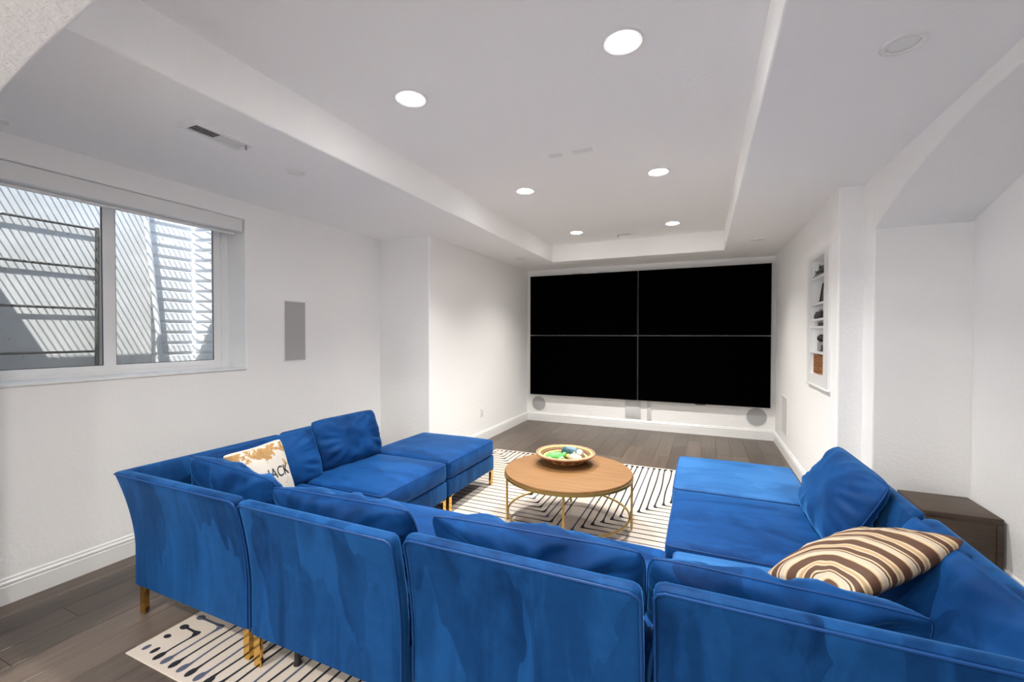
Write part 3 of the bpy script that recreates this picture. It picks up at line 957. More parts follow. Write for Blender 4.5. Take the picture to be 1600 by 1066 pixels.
def blob(bm, c, rx, ry, z, mi, n=14):
    f = bm.faces.new([bm.verts.new((c[0] + rx * cos(2 * pi * k / n), c[1] + ry * sin(2 * pi * k / n), z)) for k in range(n)])
    f.material_index = mi
rr = random.Random(11)
for qx in (-1, 1):
    for qy in (-1, 1):
        n = 24
        for i in range(n):
            u = 0.050 + 0.0595 * i; v = 0.060 + 0.0795 * i
            mk = 0 if i % 2 == 0 or rr.random() < 0.45 else 1
            bm = bmesh.new()
            def W(a, b):
                return (qx * (hx - a), qy * (hy - b))
            zz = RZ + 0.0006
            if i == 0:
                blob(bm, W(u, v), 0.014, 0.020, zz, 0); obj('woven_dot', bm, M['rug_slate'], rug); continue
            if i == 1:
                blob(bm, W(u - 0.055, v + 0.005), 0.020, 0.014, zz, 0); obj('woven_dot', bm, M['rug_black'], rug)
                bm = bmesh.new(); blob(bm, W(u, v - 0.075), 0.014, 0.022, zz, 0); obj('woven_dot', bm, M['rug_black'], rug); continue
            mi = 0
            wob = rr.uniform(-1, 1) * 0.005
            lw = 0.0125
            # side leg: from the side border to the corner knob
            x0 = 0.058
            ns = max(4, int((u - x0) / 0.05))
            P, Wd = [], []
            for k in range(ns + 1):
                s = k / ns
                a = x0 + (u - 0.012 - x0) * s
                P.append(W(a, v + wob * sin(s * 5)))
                Wd.append(lw * (1 + 1.6 * max(0, (abs(s - 0.5) - 0.40) / 0.1) * 0.5))
            ribbon(bm, P, Wd, zz, mi)
            # chamfer
            ribbon(bm, [W(u - 0.013, v), W(u, v - 0.016)], [lw * 1.8, lw * 1.8], zz + 0.0001, mi)
            # end leg: from the corner to the near/far border
            y0 = 0.052
            ns = max(5, int((v - y0) / 0.05))
            P, Wd = [], []
            for k in range(ns + 1):
                s = k / ns
                b = y0 + (v - 0.014 - y0) * s
                P.append(W(u + wob * 1.6 * sin(s * 6 + i), b))
                Wd.append(lw * (1.9 if k in (0, ns) else 1.0))
            ribbon(bm, P, Wd, zz, mi)
            blob(bm, W(u, y0), 0.018, 0.028, zz + 0.0002, mi)
            blob(bm, W(x0, v), 0.026, 0.018, zz + 0.0002, mi)
            blob(bm, W(u - 0.003, v - 0.006), 0.018, 0.019, zz + 0.0003, mi)
            obj('woven_line', bm, M['rug_slate'] if mk else M['rug_black'], rug)

def ground(x, y):
    return RZ + 0.001 if (RX0 < x < RX1 and RY0 < y < RY1) else 0.0

# ------------------------------------------------------------------ sectional sofa
BZ0, BZ1, SZ1, BT = 0.158, 0.300, 0.452, 0.768
def flare(z):
    s = max(0.0, (z - 0.36) / (BT - 0.36))
    return 0.062 * s ** 1.7
def back_shell(path, th=0.058):
    """upholstered back swept along a plan path; path = [(point, outward offset dir)]"""
    # cross section: (depth from outer face 0..th, z fraction)
    bm = bmesh.new()
    sec = []
    nz_ = 14
    for i in range(nz_ + 1):
        sec.append((0.0, i / nz_))
    for k in range(1, 6):
        a = pi * k / 6
        sec.append((th / 2 - th / 2 * cos(a), 1 + 0.0 + (th / 2) * sin(a) / (BT - BZ0) * 0.55))
    for i in range(nz_, -1, -1):
        sec.append((th, i / nz_))
    # densify path
    pts = []
    for (p, d), (q, e) in zip(path[:-1], path[1:]):
        L = (Vector(q) - Vector(p)).length
        for s in (0.0, 0.004, 0.012, 0.028, 0.06):
            pts.append((Vector(p).lerp(Vector(q), s / L), Vector(d).lerp(Vector(e), s / L), None))
        for s in range(1, 6):
            f = s / 6
            pts.append((Vector(p).lerp(Vector(q), f), Vector(d).lerp(Vector(e), f), None))
        for s in (0.06, 0.028, 0.012, 0.004):
            pts.append((Vector(q).lerp(Vector(p), s / L), Vector(e).lerp(Vector(d), s / L), None))
    pts.append((Vector(path[-1][0]), Vector(path[-1][1]), None))
    P0, P1 = Vector(path[0][0]), Vector(path[-1][0])
    rings = []
    for (p, d, _) in pts:
        de = min((p - P0).length, (p - P1).length)
        r = 0.028
        k = 1 - sqrt(max(0, 1 - ((r - de) / r) ** 2)) if de < r else 0.0
        ring = []
        for (dep, f) in sec:
            z = BZ0 + (BT - 0.012 - k * r * 1.0 - BZ0) * min(f, 1) + max(0, f - 1) * (BT - BZ0)
            inset = k * th * 0.28
            dd = inset + dep * (1 - 2 * inset / th)
            off = flare(z) - dd
            ring.append(bm.verts.new((p.x + d.x * off, p.y + d.y * off, z)))
        rings.append(ring)
    for a, b in zip(rings[:-1], rings[1:]):
        for i in range(len(sec) - 1):
            bm.faces.new((a[i], a[i + 1], b[i + 1], b[i]))
        bm.faces.new((a[-1], a[0], b[0], b[-1]))
    bm.faces.new(rings[0]); bm.faces.new(rings[-1][::-1])
    return bm

def back_piping(path):
    """welt along the outer top edge and down both ends"""
    line = []
    r = 0.028
    (p0, d0), (p1, d1) = path[0], path[-1]
    def at(p, d, z, inset=0.0):
        off = flare(z) - inset + 0.001
        return (p[0] + d[0] * off, p[1] + d[1] * off, z)
    zs = [BZ0 + 0.01 + (BT - 0.045 - BZ0) * i / 14 for i in range(15)]
    a, b = Vector(p0), Vector(path[1][0]); ua = (b - a).normalized()
    for z in zs: line.append(at(Vector(p0) + ua * 0.003, d0, z))
    line.append(at(a + ua * 0.012, d0, BT - 0.020)); line.append(at(a + ua * 0.032, d0, BT - 0.011))
    for (p, d) in path[1:-1]:
        line.append(at(p, d, BT - 0.011))
    a, b = Vector(p1), Vector(path[-2][0]); ub = (b - a).normalized()
    line.append(at(a + ub * 0.032, d1, BT - 0.011)); line.append(at(a + ub * 0.012, d1, BT - 0.020))
    for z in reversed(zs): line.append(at(Vector(p1) + ub * 0.003, d1, z))
    return add_tube(bmesh.new(), line, 0.0045, 6)

def piping_loop(sx, sy, z, r, rad=0.0045, bulge=0.0):
    pts = []
    n = 6
    for cx, cy, a0 in ((sx - r, sy - r, 0), (-sx + r, sy - r, pi / 2), (-sx + r, -sy + r, pi), (sx - r, -sy + r, 3 * pi / 2)):
        for k in range(n + 1):
            a = a0 + pi / 2 * k / n
            pts.append((cx + r * cos(a), cy + r * sin(a), z))
    return add_tube(bmesh.new(), pts, rad, 6, True)

def brass_leg(parent, x, y, sx, sy, gx, gy):
    """angle-section brass leg under a corner; sx, sy point into the module; gx, gy world position"""
    g = ground(gx, gy)
    t_, w_, zt = 0.007, 0.040, BZ0
    bm = bmesh.new()
    def b2(x0, x1, y0, y1, z0, z1):
        add_box(bm, min(x0, x1), max(x0, x1), min(y0, y1), max(y0, y1), z0, z1)
    b2(x, x + sx * t_, y, y + sy * w_, g, zt)
    b2(x + sx * t_, x + sx * w_, y, y + sy * t_, g, zt)
    o = obj('leg', bm, M['brass'], parent)
    bm = bmesh.new()
    b2(x, x + sx * 0.075, y, y + sy * 0.075, zt - 0.0065, zt + 0.002)
    obj('flange', bm, M['brass'], o)
    return o

def module(name, label, x0, x1, y0, y1, backs=(), group='blue velvet sectional modules', seat=(0, 0, 0, 0), seat_mat='velvet_seat', rot=0.0, glide=None, seat_crown=0.018):
    """x0..y1: footprint at the base; backs: sides carrying a back: any of 'S','W','E' """
    cx, cy = (x0 + x1) / 2, (y0 + y1) / 2
    t = thing(name, label, 'ottoman' if not backs else 'sofa', (cx, cy, 0), rot, group)
    hx_, hy_ = (x1 - x0) / 2, (y1 - y0) / 2
    th = 0.058
    ins = 0.004
    # upholstered base
    bx0, bx1 = -hx_ + (th * 0.7 if 'W' in backs else ins), hx_ - (th * 0.7 if 'E' in backs else ins)
    by0, by1 = -hy_ + (th * 0.7 if 'S' in backs else ins), hy_ - ins
    bm = soft_box((bx1 - bx0) / 2, (by1 - by0) / 2, (BZ1 - BZ0) / 2, 0.012, nm=(4, 4, 1))
    o = obj('base', bm, M['velvet'], t, True); o.location = ((bx0 + bx1) / 2, (by0 + by1) / 2, (BZ0 + BZ1) / 2)
    # seat cushion between the backs
    a0 = -hx_ + (th + 0.012 if 'W' in backs else 0.004); a1 = hx_ - (th + 0.012 if 'E' in backs else 0.004)
    b0 = -hy_ + (th + 0.012 if 'S' in backs else 0.004); b1 = hy_ - 0.002
    sx_, sy_ = (a1 - a0) / 2, (b1 - b0) / 2
    bm = soft_box(sx_, sy_, (SZ1 - BZ1) / 2 - 0.002, 0.030, crown=seat_crown, side=0.008, nm=(12, 12, 2), wr=0.006, seed=cx * 3 + cy)
    sc = obj('seat_cushion', bm, M[seat_mat], t, 'all'); sc.location = ((a0 + a1) / 2, (b0 + b1) / 2, (BZ1 + SZ1) / 2 + 0.002)
    hz = (SZ1 - BZ1) / 2 - 0.002
    for zz in (hz - 0.012, -hz + 0.012):
        obj('piping', piping_loop(sx_ - 0.004, sy_ - 0.004, zz, 0.030), M['piping'], sc, True)
    # backs
    if backs:
        q = 0.003
        if backs == ('S',):
            path = [((hx_ - q, -hy_), (0, -1)), ((-hx_ + q, -hy_), (0, -1))]
        elif backs == ('W',):
            path = [((-hx_, -hy_ + q), (-1, 0)), ((-hx_, hy_ - q), (-1, 0))]
        elif backs == ('E',):
            path = [((hx_, hy_ - q), (1, 0)), ((hx_, -hy_ + q), (1, 0))]
        elif backs == ('S', 'W'):
            path = [((hx_ - q, -hy_), (0, -1)), ((-hx_, -hy_), (-1, -1)), ((-hx_, hy_ - q), (-1, 0))]
        else:
            path = [((hx_, hy_ - q), (1, 0)), ((hx_, -hy_), (1, -1)), ((-hx_ + q, -hy_), (0, -1))]
        # split at corners so that the mitre direction holds
        if len(path) == 3:
            (pa, da), (pb, db), (pc, dc) = path
            full = []
            # straight parts keep a constant direction along their own axis except the mitre point
            bm = corner_shell(pa, da, pb, pc, dc)
        else:
            bm = back_shell(path)
        bk = obj('backrest', bm, M['velvet'], t, True)
        if len(path) == 3:
            obj('piping', corner_piping(pa, da, pb, pc, dc), M['piping'], bk, True)
        else:
            obj('piping', back_piping(path), M['piping'], bk, True)
    i_ = 0.012
    for sx, sy in ((1, 1), (-1, 1), (1, -1), (-1, -1)):
        lx, ly = -sx * (hx_ - i_), -sy * (hy_ - i_)
        brass_leg(t, lx, ly, sx, sy, cx + lx, cy + ly)
    if glide:
        g = ground(cx, cy)
        bm = bmesh.new(); add_lathe(bm, [(0.016, g), (0.018, g + 0.004), (0.014, g + 0.02), (0.012, BZ0)], 12)
        o = obj('glide_foot', bm, M['black'], t, True); o.location = (glide[0], -hy_ + glide[1], 0)
    return t

def corner_shell(pa, da, pb, pc, dc):
    """L-shaped back: two runs joined with a true mitre, flaring outward at the top"""
    th = 0.058
    bm = bmesh.new()
    sec = []
    nz_ = 14
    for i in range(nz_ + 1): sec.append((0.0, i / nz_))
    for k in range(1, 6):
        a = pi * k / 6
        sec.append((th / 2 - th / 2 * cos(a), 1 + (th / 2) * sin(a) / (BT - BZ0) * 0.55))
    for i in range(nz_, -1, -1): sec.append((th, i / nz_))
    pa, pb, pc, da, dc = (Vector(v) for v in (pa, pb, pc, da, dc))
    mit = da + dc
    stations = []
    L1 = (pb - pa).length; u1 = (pb - pa).normalized()
    for s in (0, 0.004, 0.012, 0.028, 0.08, 0.2, 0.4, 0.6, 0.8):
        stations.append((pa + u1 * (s if s < 0.1 else s * L1), da, s if s < 0.1 else 1.0))
    for s in (0.10, 0.04, 0.0):
        stations.append((pb - u1 * s, da if s > 0 else mit, 1.0))
    L2 = (pc - pb).length; u2 = (pc - pb).normalized()
    for s in (0.04, 0.10):
        stations.append((pb + u2 * s, dc, 1.0))
    for s in (0.2, 0.4, 0.6, 0.8):
        stations.append((pb + u2 * s * L2, dc, 1.0))
    for s in (0.08, 0.028, 0.012, 0.004, 0):
        stations.append((pc - u2 * s, dc, s))
    rings = []
    r = 0.028
    for (p, d, de) in stations:
        k = 1 - sqrt(max(0, 1 - ((r - de) / r) ** 2)) if de < r else 0.0
        ring = []
        for (dep, f) in sec:
            z = BZ0 + (BT - 0.012 - k * r - BZ0) * min(f, 1) + max(0, f - 1) * (BT - BZ0)
            inset = k * th * 0.28
            off = flare(z) - (inset + dep * (1 - 2 * inset / th))
            ring.append(bm.verts.new((p.x + d.x * off, p.y + d.y * off, z)))
        rings.append(ring)
    # keep stations near the mitre from folding past it: move them onto the mitre plane when beyond
    for idx, (p, d, de) in enumerate(stations):
        if d == da or d == dc:
            u = u1 if d == da else -u2
            for v in rings[idx]:
                off = (Vector((v.co.x, v.co.y)) - p).dot(d)
                lim = off * (mit.dot(u))
                a = (Vector((v.co.x, v.co.y)) - pb).dot(u)
                if a > lim - 1e-4:
                    v.co.x += u.x * (lim - 1e-4 - a); v.co.y += u.y * (lim - 1e-4 - a)
    for a, b in zip(rings[:-1], rings[1:]):
        for i in range(len(sec) - 1):
            bm.faces.new((a[i], a[i + 1], b[i + 1], b[i]))
        bm.faces.new((a[-1], a[0], b[0], b[-1]))
    bm.faces.new(rings[0]); bm.faces.new(rings[-1][::-1])
    return bm

def corner_piping(pa, da, pb, pc, dc):
    pa, pb, pc, da, dc = (Vector(v) for v in (pa, pb, pc, da, dc))
    u1 = (pb - pa).normalized(); u2 = (pc - pb).normalized(); mit = da + dc
    def at(p, d, z):
        off = flare(z) + 0.001
        return (p.x + d.x * off, p.y + d.y * off, z)
    zs = [BZ0 + 0.01 + (BT - 0.045 - BZ0) * i / 14 for i in range(15)]
    zt = BT - 0.011
    line = [at(pa + u1 * 0.003, da, z) for z in zs]
    line += [at(pa + u1 * 0.012, da, BT - 0.020), at(pa + u1 * 0.032, da, zt), at(pb - u1 * 0.05, da, zt), at(pb, mit, zt), at(pb + u2 * 0.05, dc, zt),
             at(pc - u2 * 0.032, dc, zt), at(pc - u2 * 0.012, dc, BT - 0.020)]
    line += [at(pc - u2 * 0.003, dc, z) for z in reversed(zs)]
    return add_tube(bmesh.new(), line, 0.0045, 6)

module('sofa_corner_module', 'blue velvet corner sofa module nearest the window', -2.760, -1.862, 1.285, 2.175, ('S', 'W'))
module('sofa_armless_module', 'blue velvet armless sofa module second from the window in the near row', -1.842, -1.000, 1.275, 2.185, ('S',), glide=(-0.235, 0.095))
module('sofa_armless_module', 'blue velvet armless sofa module third from the window in the near row', -0.985, -0.152, 1.310, 2.215, ('S',))
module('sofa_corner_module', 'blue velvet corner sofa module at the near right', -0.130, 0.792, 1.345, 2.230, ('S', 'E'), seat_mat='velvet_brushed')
module('sofa_armless_module', 'blue velvet armless sofa module along the window wall', -2.785, -1.885, 2.195, 2.985, ('W',))
module('sofa_armless_module', 'blue velvet armless sofa module on the right beside the dark side table', -0.172, 0.770, 2.262, 3.105, ('E',))
module('ottoman', 'blue velvet ottoman ending the left side of the sectional', -2.735, -1.885, 3.010, 3.840, ())
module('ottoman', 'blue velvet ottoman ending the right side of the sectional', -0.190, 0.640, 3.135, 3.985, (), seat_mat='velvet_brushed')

# ------------------------------------------------------------------ pillows
def pillow_mesh(w, h, t, seed=0.0, nu=52, nv=36, ear=0.03, wr=0.010, sag=0.0):
    bm = bmesh.new()
    def surf(u, v, s):
        cu, cv = 1 - u * u, 1 - v * v
        x = w / 2 * u * (1 - ear * cv * abs(u))
        y = h / 2 * v * (1 - ear * cu * abs(v))
        rc = 1 - 0.075 * (abs(u) * abs(v)) ** 4
        x *= rc; y *= rc
        k = (max(0, cu) ** 0.46) * (max(0, cv) ** 0.46)
        z = s * t / 2 * k
        # folds running in from the seams and corners
        e = max(abs(u), abs(v))
        edge = math.exp(-((e - 0.78) / 0.22) ** 2)
        ang = math.atan2(v, u)
        f = noise.noise(Vector((cos(ang) * 4.2 + seed, sin(ang) * 4.2 + s * 3.7, seed * 1.7 + e * 0.8)))
        g = noise.noise(Vector((u * 1.8 + seed * 2.1, v * 1.8 + s, seed)))
        f2 = noise.noise(Vector((cos(ang) * 11 + seed * 3, sin(ang) * 11 - s * 2.1, seed + e * 2.2)))
        z += wr * (1.7 * f * edge + 0.55 * f2 * edge + 1.0 * g) * k ** 0.6 if k > 0 else 0
        y -= sag * cu * max(0, v) 
        return (x, y, z)
    U = [math.copysign(1 - (1 - abs(a)) ** 1.35, a) for a in [-1 + 2 * i / nu for i in range(nu + 1)]]
    V = [math.copysign(1 - (1 - abs(a)) ** 1.35, a) for a in [-1 + 2 * i / nv for i in range(nv + 1)]]
    rim = {}
    for s in (1, -1):
        g = []
        for i, u in enumerate(U):
            row = []
            for j, v in enumerate(V):
                on = i in (0, nu) or j in (0, nv)
                if on and (i, j) in rim:
                    row.append(rim[(i, j)])
                else:
                    vt = bm.verts.new(surf(u, v, s))
                    if on: rim[(i, j)] = vt
                    row.append(vt)
            g.append(row)
        for i in range(nu):
            for j in range(nv):
                f = (g[i][j], g[i + 1][j], g[i + 1][j + 1], g[i][j + 1])
                bm.faces.new(f if s > 0 else f[::-1])
    edge = [surf(U[i], V[0], 1) for i in range(nu)] + [surf(U[nu], V[j], 1) for j in range(nv)] + \
           [surf(U[i], V[nv], 1) for i in range(nu, 0, -1)] + [surf(U[0], V[j], 1) for j in range(nv, 0, -1)]
    return bm, edge, surf

def orient(o, c, udir, vdir):
    u = Vector(udir).normalized(); v = Vector(vdir); v = (v - u * v.dot(u)).normalized(); n = u.cross(v)
    m = Matrix((u, v, n)).transposed().to_4x4(); m.translation = Vector(c)
    o.matrix_world = m

def pillow(name, label, c, u, v, w, h, t, mat='velvet_pillow', pip='piping', seed=0.0, group='blue velvet back pillows', wr=0.010, ear=0.03, sag=0.0):
    th = thing(name, label, 'pillow', c, 0, group)
    orient(th, c, u, v)
    bm, edge, surf = pillow_mesh(w, h, t, seed, wr=wr, ear=ear, sag=sag)
    obj('cover', bm, M[mat], th, 'all')
    if pip:
        obj('piping', add_tube(bmesh.new(), edge, 0.0032, 6, True), M[pip], th, True)
    return th, surf

# near row, leaning on the backs
pillow('back_pillow', 'blue velvet back pillow slumped in the corner by the white printed pillow', (-2.285, 1.545, 0.630), (1, -0.07, -0.03), (0.0, -0.40, 0.9), 0.80, 0.37, 0.19, seed=1.3, wr=0.026)
pillow('back_pillow', 'blue velvet back pillow on the second near-row module from the window', (-1.470, 1.485, 0.618), (1, 0.05, 0), (0, -0.42, 0.9), 0.79, 0.365, 0.19, seed=2.9, wr=0.022)
pillow('back_pillow', 'blue velvet back pillow on the third near-row module from the window', (-0.585, 1.530, 0.614), (1, 0.055, -0.005), (0, -0.42, 0.9), 0.84, 0.365, 0.19, seed=4.1, wr=0.026)
pillow('back_pillow', 'blue velvet back pillow behind the brown striped pillow', (0.20, 1.555, 0.596), (1, 0.05, -0.045), (0, -0.42, 0.9), 0.76, 0.355, 0.16, seed=5.7, wr=0.026)
# left side
pillow('back_pillow', 'blue velvet back pillow behind the white printed pillow', (-2.610, 1.93, 0.622), (0.02, 1, 0.02), (-0.32, 0, 0.95), 0.84, 0.37, 0.16, seed=6.2, wr=0.016)
pillow('back_pillow', 'blue velvet back pillow at the far end of the left side', (-2.640, 2.685, 0.645), (0.05, 1, 0), (-0.30, 0, 0.95), 0.66, 0.395, 0.19, seed=7.4, wr=0.022)
# right side
pillow('back_pillow', 'blue velvet back pillow at the far end of the right side', (0.655, 2.79, 0.645), (0.02, -1, 0), (0.48, 0.0, 0.87), 0.80, 0.425, 0.20, seed=8.8, wr=0.016, ear=0.02)
pillow('back_pillow', 'blue velvet back pillow right of the brown striped pillow', (0.690, 1.80, 0.612), (0.03, -1, 0), (0.40, 0, 0.9), 0.78, 0.40, 0.09, seed=9.9, wr=0.014, ear=0.03)

# striped pillow lying across the near right corner
def striped():
    m, nt, b = new_mat('brown_cream_stripes')
    v = coords(nt)
    nz_ = noise_tex(nt, v, 3.0, 2, 0.5)
    sb = nt.nodes.new('ShaderNodeVectorMath'); sb.operation = 'MULTIPLY_ADD'
    nt.links.new(nz_.outputs['Color'], sb.inputs[0]); sb.inputs[1].default_value = (0.10, 0.10, 0.0)
    nt.links.new(v, sb.inputs[2])
    mp = nt.nodes.new('ShaderNodeMapping'); mp.inputs['Location'].default_value = (0.19, 0.06, 0); mp.inputs['Scale'].default_value = (1, 0.62, 0.0)
    nt.links.new(sb.outputs[0], mp.inputs['Vector'])
    ln = nt.nodes.new('ShaderNodeVectorMath'); ln.operation = 'LENGTH'
    nt.links.new(mp.outputs[0], ln.inputs[0])
    mu = nt.nodes.new('ShaderNodeMath'); mu.operation = 'MULTIPLY'; mu.inputs[1].default_value = 8.6
    nt.links.new(ln.outputs['Value'], mu.inputs[0])
    fr = nt.nodes.new('ShaderNodeMath'); fr.operation = 'FRACT'
    nt.links.new(mu.outputs[0], fr.inputs[0])
    br, cr, tn = (0.070, 0.029, 0.013), (0.46, 0.365, 0.245), (0.33, 0.215, 0.115)
    gy = (0.36, 0.325, 0.28)
    r = ramp(nt, [(0.0, br), (0.17, tn), (0.20, cr), (0.30, gy), (0.36, cr), (0.41, br), (0.45, cr), (0.50, br), (0.66, cr), (0.71, tn), (0.80, cr), (0.87, br)], 'CONSTANT')
    nt.links.new(fr.outputs[0], r.inputs[0])
    nt.links.new(r.outputs[0], b.inputs['Base Color'])
    b.inputs['Roughness'].default_value = 0.75
    n3 = noise_tex(nt, v, 400, 2); bump(nt, b, n3.outputs['Fac'], 0.2, 0.001)
    return m
M['stripes'] = striped()
Nc, Lc, Rc = Vector((0.400, 1.745, 0.655)), Vector((0.225, 2.010, 0.515)), Vector((0.790, 2.005, 0.805))
cc = (Lc + Rc) / 2 + Vector((0.006, -0.058, 0.004))
pillow('throw_pillow', 'brown and cream striped throw pillow on the near right corner', cc, (Rc - Nc), (Lc - Nc), 0.50, 0.47, 0.15, 'stripes', None, 3.3, 'throw pillows', 0.006, 0.05)

# white printed pillow with gold patches and lettering
def printed():
    m, nt, b = new_mat('white_gold_print')
    v = coords(nt)
    sep = nt.nodes.new('ShaderNodeSeparateXYZ'); nt.links.new(v, sep.inputs[0])
    n = noise_tex(nt, v, 13, 5, 0.65, 0.6)
    # worn gold: strong in the upper border and the left side, loose flecks elsewhere
    ay = nt.nodes.new('ShaderNodeMapRange'); ay.inputs['From Min'].default_value = 0.07; ay.inputs['From Max'].default_value = 0.12
    ay.inputs['To Min'].default_value = 0.0; ay.inputs['To Max'].default_value = 0.15
    nt.links.new(sep.outputs['Y'], ay.inputs['Value'])
    by = nt.nodes.new('ShaderNodeMapRange'); by.inputs['From Min'].default_value = 0.165; by.inputs['From Max'].default_value = 0.175
    by.inputs['To Min'].default_value = 0.0; by.inputs['To Max'].default_value = -0.6
    nt.links.new(sep.outputs['Y'], by.inputs['Value'])
    ax = nt.nodes.new('ShaderNodeMapRange'); ax.inputs['From Min'].default_value = -0.11; ax.inputs['From Max'].default_value = -0.15
    ax.inputs['To Min'].default_value = 0.0; ax.inputs['To Max'].default_value = 0.14
    nt.links.new(sep.outputs['X'], ax.inputs['Value'])
    s1 = nt.nodes.new('ShaderNodeMath'); s1.operation = 'ADD'
    s2 = nt.nodes.new('ShaderNodeMath'); s2.operation = 'ADD'
    s3 = nt.nodes.new('ShaderNodeMath'); s3.operation = 'ADD'
    nt.links.new(n.outputs['Fac'], s1.inputs[0]); nt.links.new(ay.outputs[0], s1.inputs[1])
    nt.links.new(s1.outputs[0], s2.inputs[0]); nt.links.new(by.outputs[0], s2.inputs[1])
    nt.links.new(s2.outputs[0], s3.inputs[0]); nt.links.new(ax.outputs[0], s3.inputs[1])
    r = ramp(nt, [(0.62, (0.50, 0.465, 0.41)), (0.65, (0.33, 0.185, 0.06)), (0.85, (0.22, 0.12, 0.035))])
    nt.links.new(s3.outputs[0], r.inputs[0]); nt.links.new(r.outputs[0], b.inputs['Base Color'])
    b.inputs['Roughness'].default_value = 0.7
    return m
M['print'] = printed()
M['ink'] = plain('printed_ink', (0.015, 0.015, 0.018), 0.7)
jp, jsurf = pillow('printed_pillow', 'white pillow with worn gold print and black JACK lettering', (-2.455, 1.785, 0.632), (-0.10, 1, 0.02), (-0.36, 0.0, 1), 0.42, 0.385, 0.14, 'print', None, 2.2, 'throw pillows', 0.004, 0.09)
fc = bpy.data.curves.new('lettering', 'FONT'); fc.body = 'JACK'; fc.size = 0.092; fc.align_x = 'CENTER'
fo = bpy.data.objects.new('lettering_source', fc); COL.objects.link(fo)
bpy.context.view_layer.update()
me = bpy.data.meshes.new_from_object(fo.evaluated_get(bpy.context.evaluated_depsgraph_get()))
bpy.data.objects.remove(fo)
bm = bmesh.new(); bm.from_mesh(me)
bmesh.ops.subdivide_edges(bm, edges=bm.edges[:], cuts=1)
for vtx in bm.verts:
    x_, y_ = vtx.co.x * 0.8 + 0.066, vtx.co.y * 1.0 - 0.045
    vtx.co = (x_, y_, jsurf(x_ / 0.21, y_ / 0.20, 1)[2] + 0.0025)
o = obj('lettering', bm, M['ink'], jp)

# ------------------------------------------------------------------ coffee table
TC = (-0.960, 3.255)
tb = thing('coffee_table', 'round oak coffee table with gold wire frame', 'coffee table', (TC[0], TC[1], 0))
bm = bmesh.new()
add_lathe(bm, [(0, 0.418), (0.480, 0.418), (0.487, 0.420), (0.489, 0.426), (0.489, 0.436), (0.486, 0.440), (0, 0.440)], 72)
obj('table_top', bm, M['oak'], tb, True)
bm = bmesh.new()
add_lathe(bm, [(0.470, 0.404), (0.496, 0.404), (0.496, 0.424), (0.490, 0.424), (0.490, 0.417), (0.470, 0.417), (0.470, 0.404)], 72)
obj('rim', bm, M['gold_rod'], tb, True)
for a in (193, 283, 13, 103):
    ca, sa = cos(radians(a)), sin(radians(a))
    bm = bmesh.new(); add_tube(bm, [(0.484 * ca, 0.484 * sa, RZ + 0.001), (0.484 * ca, 0.484 * sa, 0.408)], 0.0085, 10)
    obj('leg', bm, M['gold_rod'], tb, True)
bm = bmesh.new()
add_tube(bm, [(0.468 * cos(2 * pi * k / 64), 0.468 * sin(2 * pi * k / 64), 0.115) for k in range(64)], 0.0085, 8, True)
obj('lower_ring', bm, M['gold_rod'], tb, True)

# woven bowl on the table
def bowl_mat():
    m, nt, b = new_mat('coiled_bowl')
    tc = nt.nodes.new('ShaderNodeTexCoord')
    sep = nt.nodes.new('ShaderNodeSeparateXYZ'); nt.links.new(tc.outputs['Object'], sep.inputs[0])
    at = nt.nodes.new('ShaderNodeMath'); at.operation = 'ARCTAN2'
    nt.links.new(sep.outputs['Y'], at.inputs[0]); nt.links.new(sep.outputs['X'], at.inputs[1])
    mu = nt.nodes.new('ShaderNodeMath'); mu.operation = 'MULTIPLY'; mu.inputs[1].default_value = 16 / (2 * pi)
    nt.links.new(at.outputs[0], mu.inputs[0])
    pp = nt.nodes.new('ShaderNodeMath'); pp.operation = 'PINGPONG'; pp.inputs[1].default_value = 0.5
    nt.links.new(mu.outputs[0], pp.inputs[0])
    zz = nt.nodes.new('ShaderNodeMapRange'); zz.inputs['From Min'].default_value = 0.025; zz.inputs['From Max'].default_value = 0.070
    zz.inputs['To Min'].default_value = 0.0; zz.inputs['To Max'].default_value = 0.5
    nt.links.new(sep.outputs['Z'], zz.inputs['Value'])
    gt_ = nt.nodes.new('ShaderNodeMath'); gt_.operation = 'GREATER_THAN'
    nt.links.new(zz.outputs[0], gt_.inputs[0]); nt.links.new(pp.outputs[0], gt_.inputs[1])
    n = noise_tex(nt, tc.outputs['Object'], 60, 3)
    base = ramp(nt, [(0.3, (0.29, 0.16, 0.05)), (0.7, (0.39, 0.25, 0.10))])
    nt.links.new(n.outputs['Fac'], base.inputs[0])
    mx = nt.nodes.new('ShaderNodeMix'); mx.data_type = 'RGBA'
    nt.links.new(gt_.outputs[0], mx.inputs[0]); nt.links.new(base.outputs[0], mx.inputs[6]); mx.inputs[7].default_value = (0.12, 0.038, 0.012, 1)
    nt.links.new(mx.outputs[2], b.inputs['Base Color'])
    b.inputs['Roughness'].default_value = 0.75
    return m
M['bowl_out'] = bowl_mat()
M['straw'] = plain('pale_straw', (0.40, 0.33, 0.14), 0.75, nscale=60, namp=0.15)
M['straw_brown'] = plain('brown_straw', (0.17, 0.075, 0.035), 0.75, nscale=60, namp=0.2)
M['rim_straw'] = plain('rim_straw', (0.31, 0.175, 0.105), 0.7, nscale=60, namp=0.2)
BC = (-1.025, 3.405, 0.440)
bw = thing('woven_bowl', 'shallow coiled straw bowl on the coffee table', 'bowl', BC)
def coil_profile(n, r0, r1, zf, off, amp, sign):
    prof = []
    for i in range(n * 4 + 1):
        s = i / (n * 4)
        r = r0 + (r1 - r0) * s
        prof.append((r + off * 0.4 , zf(s) + off * 0.6 + sign * amp * abs(sin(pi * s * n))))
    return prof
zf = lambda s: 0.010 + 0.078 * s ** 2.0
